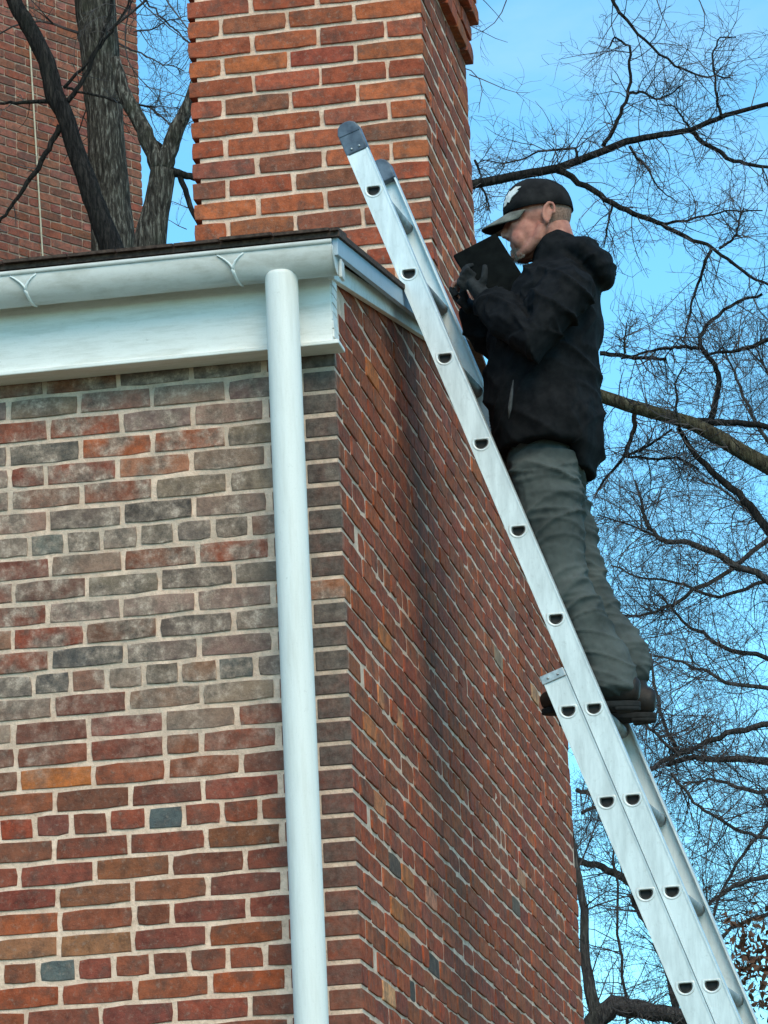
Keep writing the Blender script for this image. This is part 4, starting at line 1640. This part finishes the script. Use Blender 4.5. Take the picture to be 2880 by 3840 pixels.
for pix, rp in (([(450, -60), (548, 0), (629, 87), (678, 130), (740, 190)], 5), ([(440, 160), (505, 190), (564, 217), (689, 266)], 4.5), ([(500, 390), (564, 401), (620, 450), (651, 483)], 5), ([(540, 400), (610, 398), (690, 410)], 3), ([(500, 120), (570, 110), (620, 80), (700, 60)], 4)):
    P = wig(pl(pix, Y3 + 3), r, 5, 0.05)
    k = rp / pxm(Y3 + 3)
    mb.tube(P, spread(k, k * .5, len(P)), 5, False)
    sprout(mb, P, [k] * len(P), r, 15, 0.30, 2, rr=0.0045)
sprout(mb, wr_[4:], rr_[4:], r, 6, 0.4, 2, rr=0.006)
for px, py in ((700, 860), (690, 950), (705, 780)):
    twig(mb, at(px, py, Y3 + 2), Vector((-1, 0, 0.35)), 0.26, 0.004, 2, r)
stuff(mb, "crown", TWIG, t3)

# 4. spreading tree hidden behind the house: its long upper limb comes out right of the chimney
Y4 = 11.0
t4 = tree("bare_tree", "tree behind the chimney whose long dark limb forks across the open sky", [(1500, 1500)], Y4, 0, None)
w, rr = trunk(t4, [(1330, 1900), (1335, 1300), (1350, 900), (1400, 780)], Y4, [90, 80, 60, 34], BARK_DARK, 9)
U = [(1390, 790), (1500, 745), (1650, 712), (1780, 690), (1960, 655), (2090, 632), (2200, 590), (2350, 530), (2480, 505), (2590, 488), (2720, 432), (2880, 390), (3010, 340)]
wu, ru = trunk(t4, U, Y4, [30, 24, 20, 18, 18, 17, 15, 14, 12, 11, 10, 8, 6], BARK_DARK, 10, "limb", False, 12, 0.012, 0.6)
subs = [
    ([(2091, 640), (2198, 697), (2297, 761), (2411, 814), (2482, 839), (2575, 889), (2674, 932), (2788, 1017), (2890, 1072), (2990, 1140)], 13, 4),
    ([(2262, 548), (2305, 477), (2347, 384), (2365, 284), (2361, 171), (2305, 139), (2282, 180)], 9, 3),
    ([(2165, 590), (2158, 556), (2100, 560), (2020, 567), (1950, 600), (1880, 612), (1800, 600)], 6, 2),
    ([(2270, -60), (2297, 0), (2333, 57), (2418, 149), (2532, 249), (2625, 284), (2740, 290)], 8, 3),
    ([(2703, 441), (2690, 380), (2682, 320), (2671, 206), (2700, 140), (2760, 140)], 6, 2.5),
    ([(2589, 491), (2646, 541), (2753, 605), (2838, 622), (2900, 628)], 10, 6),
    ([(2361, 548), (2380, 580), (2425, 626), (2468, 704), (2540, 760)], 6, 2),
    ([(2667, 939), (2632, 1024), (2603, 1110), (2585, 1190), (2564, 1273)], 7, 3),
    ([(2696, 932), (2740, 905), (2762, 876), (2774, 818), (2790, 780)], 6, 3),
    ([(2482, 839), (2560, 830), (2640, 810), (2720, 790), (2860, 790)], 6, 2.5),
    ([(2360, 350), (2410, 345), (2460, 372), (2520, 350), (2555, 320)], 6, 2.5),
    ([(2297, 770), (2280, 840), (2265, 930)], 5, 2),
    ([(1800, 690), (1830, 760), (1838, 800)], 5, 2),
    ([(1780, 600), (1800, 650), (1812, 690)], 5, 3),
    ([(2589, 488), (2560, 440), (2530, 400), (2470, 390)], 5, 2),
]
r = random.Random(91)
mb = MB()
for i, (pix, a, c) in enumerate(subs):
    Yk = Y4 + 0.25 + 0.15 * (i % 3)
    w2, r2 = trunk(t4, pix, Yk, spread(a, c, len(pix)), BARK_DARK, 120 + i, "branch", False, 8, 0.05)
    sprout(mb, w2, r2, r, 8 + 2 * len(pix), 0.40, 2, rr=0.0045, t0=0.1, kink=0.42)
sprout(mb, wu[12:], ru[12:], r, 40, 0.42, 2, rr=0.0048, kink=0.42)
# sprays at the chimney's edge
for px, py, dx, dz in ((1700, -40, 1, -.25), (1680, 60, 1, -.4), (1720, 250, 1, -.2), (1760, 280, 1, -.45), (1900, 0, -.3, -.6), (2450, -40, .3, -1), (2600, -30, .5, -.8)):
    twig(mb, at(px, py, Y4 + 1.5), Vector((dx, 0, dz)), 0.42, 0.0045, 2, r, 0.0, 0.45)
stuff(mb, "crown", TWIG, t4)

# 5. tree off to the right whose heavy brown limb reaches in behind the man
Y5 = 9.0
t5 = tree("bare_tree", "tree at the right edge with a heavy brown limb reaching in behind the man's back", [(3500, 2500)], Y5, 0, None)
w, rr = trunk(t5, [(3560, 3300), (3540, 2500), (3500, 2000), (3440, 1400)], Y5, [150, 140, 120, 90], BARK_BROWN, 11)
wl5, rl5 = trunk(t5, [(3520, 2060), (3200, 1900), (2990, 1806), (2880, 1748), (2776, 1690), (2688, 1637), (2600, 1590), (2512, 1563), (2382, 1528), (2241, 1481), (2120, 1440)], Y5, [60, 42, 34, 31, 30, 29, 27, 25, 26, 25, 20], BARK_BROWN, 12, "limb", False, 16, 0.008)
subs = [
    ([(2600, 1580), (2660, 1582), (2723, 1586), (2880, 1602), (3000, 1610)], 16, 9),
    ([(2664, 1580), (2682, 1506), (2697, 1435), (2682, 1370), (2629, 1302), (2622, 1265), (2670, 1200), (2767, 1131), (2859, 1102)], 13, 5),
    ([(2382, 1540), (2377, 1614), (2354, 1670), (2340, 1712), (2279, 1783), (2232, 1858)], 10, 4),
    ([(2542, 1604), (2598, 1689), (2664, 1764), (2772, 1849), (2852, 1952), (2920, 2040)], 9, 18),
    ([(2625, 1308), (2560, 1300), (2500, 1306), (2400, 1326), (2330, 1345)], 8, 4),
    ([(2250, 1325), (2330, 1331), (2400, 1342), (2500, 1346)], 9, 6),
    ([(2640, 1330), (2740, 1320), (2800, 1305), (2900, 1270)], 5, 9),
    ([(2340, 1712), (2400, 1690), (2460, 1650), (2520, 1610)], 6, 4),
    ([(2340, 1712), (2440, 1720), (2540, 1715), (2620, 1760)], 5, 5),
    ([(2345, 1325), (2340, 1270), (2350, 1210)], 5, 2),
    ([(2530, 1550), (2540, 1500), (2530, 1440), (2560, 1380)], 5, 3),
]
mb = MB()
r = random.Random(93)
for i, (pix, a, c) in enumerate(subs):
    w2, r2 = trunk(t5, pix, Y5 + 0.05 + 0.1 * (i % 3), spread(a, c, len(pix)), BARK_DARK, 160 + i, "branch", False, 9, 0.05)
    sprout(mb, w2, r2, r, 8 + 2 * len(pix), 0.30, 2, rr=0.0045, kink=0.5)
sprout(mb, wl5[14:], rl5[14:], r, 30, 0.34, 2, rr=0.005, kink=0.5)
stuff(mb, "crown", TWIG, t5)

# 6 and 7. twiggy trees filling the lower right
Y6 = 17.0
t6 = tree("bare_tree", "densely twigged tree low behind the ladder, thin dark stems", [(2215, 4000)], Y6, 0, None)
mb = MB()
r = random.Random(95)
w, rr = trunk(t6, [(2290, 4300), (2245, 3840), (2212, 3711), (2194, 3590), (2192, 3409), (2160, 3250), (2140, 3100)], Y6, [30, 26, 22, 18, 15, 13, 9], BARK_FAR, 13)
stems = [
    ([(2260, 4000), (2230, 3830), (2300, 3768), (2424, 3790), (2545, 3812), (2700, 3850)], 62, 34),
    ([(2360, 4200), (2351, 3840), (2333, 3590), (2315, 3469), (2303, 3166), (2290, 3050)], 9, 5),
    ([(2560, 4100), (2533, 3772), (2497, 3620), (2448, 3493), (2394, 3409), (2370, 3360)], 20, 16),
    ([(2430, 3400), (2412, 3360), (2339, 3293), (2260, 3251), (2151, 3221), (2060, 3200)], 24, 14),
    ([(2540, 3480), (2654, 3396), (2757, 3318), (2880, 3287), (2990, 3260)], 8, 14),
    ([(2600, 3560), (2690, 3380), (2760, 3240), (2880, 3090), (2960, 3000)], 7, 9),
    ([(2180, 3050), (2290, 3010), (2380, 2960), (2424, 2888), (2545, 2827), (2642, 2785), (2757, 2742), (2890, 2715)], 9, 16),
    ([(2500, 2870), (2606, 2839), (2740, 2846), (2900, 2862)], 12, 20),
    ([(2520, 2900), (2600, 3010), (2680, 3060), (2780, 3120), (2900, 3150)], 7, 9),
    ([(2400, 2700), (2470, 2760), (2545, 2830)], 7, 9),
    ([(2440, 2450), (2462, 2600), (2500, 2740), (2545, 2827)], 6, 10),
    ([(2160, 2960), (2230, 2985), (2330, 3010), (2420, 3000)], 12, 6),
]
for i, (pix, a, c) in enumerate(stems):
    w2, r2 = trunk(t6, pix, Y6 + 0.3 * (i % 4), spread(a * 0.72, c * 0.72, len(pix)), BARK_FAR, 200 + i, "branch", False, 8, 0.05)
    sprout(mb, w2, r2, r, 16 + 3 * len(pix), 0.66, 3, rr=0.006, t0=0.0)
sprout(mb, w[8:], rr[8:], r, 14, 0.6, 3, rr=0.008)
stuff(mb, "crown", TWIG, t6)

Y7 = 20.0
t7 = tree("bare_tree", "wide crown of fine bare twigs filling the sky right of the man's legs", [(3200, 4000)], Y7, 0, None)
mb = MB()
r = random.Random(97)
w, rr = trunk(t7, [(3300, 4200), (3240, 3400), (3160, 2800), (3080, 2300), (3000, 1900)], Y7, [70, 60, 48, 34, 22], BARK_FAR, 14)
stems = [
    ([(3080, 2330), (2950, 2210), (2711, 2089), (2589, 2037), (2476, 2023), (2424, 1962), (2406, 1882), (2380, 1800)], 22, 5),
    ([(3060, 1900), (2880, 2025), (2688, 2170), (2523, 2270), (2400, 2310), (2300, 2300)], 16, 5),
    ([(3050, 2300), (2880, 2180), (2700, 2240), (2560, 2190), (2420, 2170), (2290, 2120)], 12, 4),
    ([(3100, 2500), (2880, 2470), (2700, 2420), (2560, 2330), (2480, 2230)], 16, 5),
    ([(3150, 2700), (2880, 2580), (2720, 2560), (2560, 2480), (2450, 2460)], 14, 5),
    ([(3000, 1900), (2880, 1990), (2790, 1900), (2700, 1830), (2600, 1790)], 10, 4),
    ([(2990, 1850), (2900, 1700), (2820, 1560), (2760, 1420), (2720, 1320)], 14, 4),
    ([(3000, 1800), (2940, 1600), (2880, 1400), (2830, 1300)], 12, 4),
    ([(2476, 2023), (2380, 1975), (2300, 1950), (2240, 1930)], 6, 3),
    ([(3200, 3100), (2980, 2980), (2800, 2960), (2660, 2920), (2560, 2940)], 16, 5),
    ([(3200, 3200), (2900, 3420), (2740, 3480), (2640, 3600), (2600, 3700)], 14, 5),
]
for i, (pix, a, c) in enumerate(stems):
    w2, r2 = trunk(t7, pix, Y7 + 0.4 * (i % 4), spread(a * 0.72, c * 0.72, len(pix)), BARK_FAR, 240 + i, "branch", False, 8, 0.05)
    sprout(mb, w2, r2, r, 20 + 3 * len(pix), 0.85, 3, rr=0.006, t0=0.05)
stuff(mb, "crown", TWIG, t7)

# withered leaves still hanging at the lower right
lf = MB()
r = random.Random(99)
cl = at(2835, 3600, Y6 - 1)
for i in range(300):
    p = cl + Vector((r.gauss(0, 0.12), r.gauss(0, 0.15), r.gauss(0, 0.17)))
    a = Vector((r.gauss(0, 1), r.gauss(0, 1), r.gauss(0, 1))).normalized()
    c = a.cross(Vector((r.gauss(0, 1), r.gauss(0, 1), r.gauss(0, 1)))).normalized()
    s = r.uniform(0.025, 0.05)
    n = a.cross(c) * s * 0.25
    lf.add([p - a * s, p - c * s * .45 + n, p, p + c * s * .45 + n, p + a * s], [(0, 1, 2), (0, 2, 3), (1, 4, 2), (2, 4, 3)])
stuff(lf, "withered_leaves", DRY_LEAF, t6)
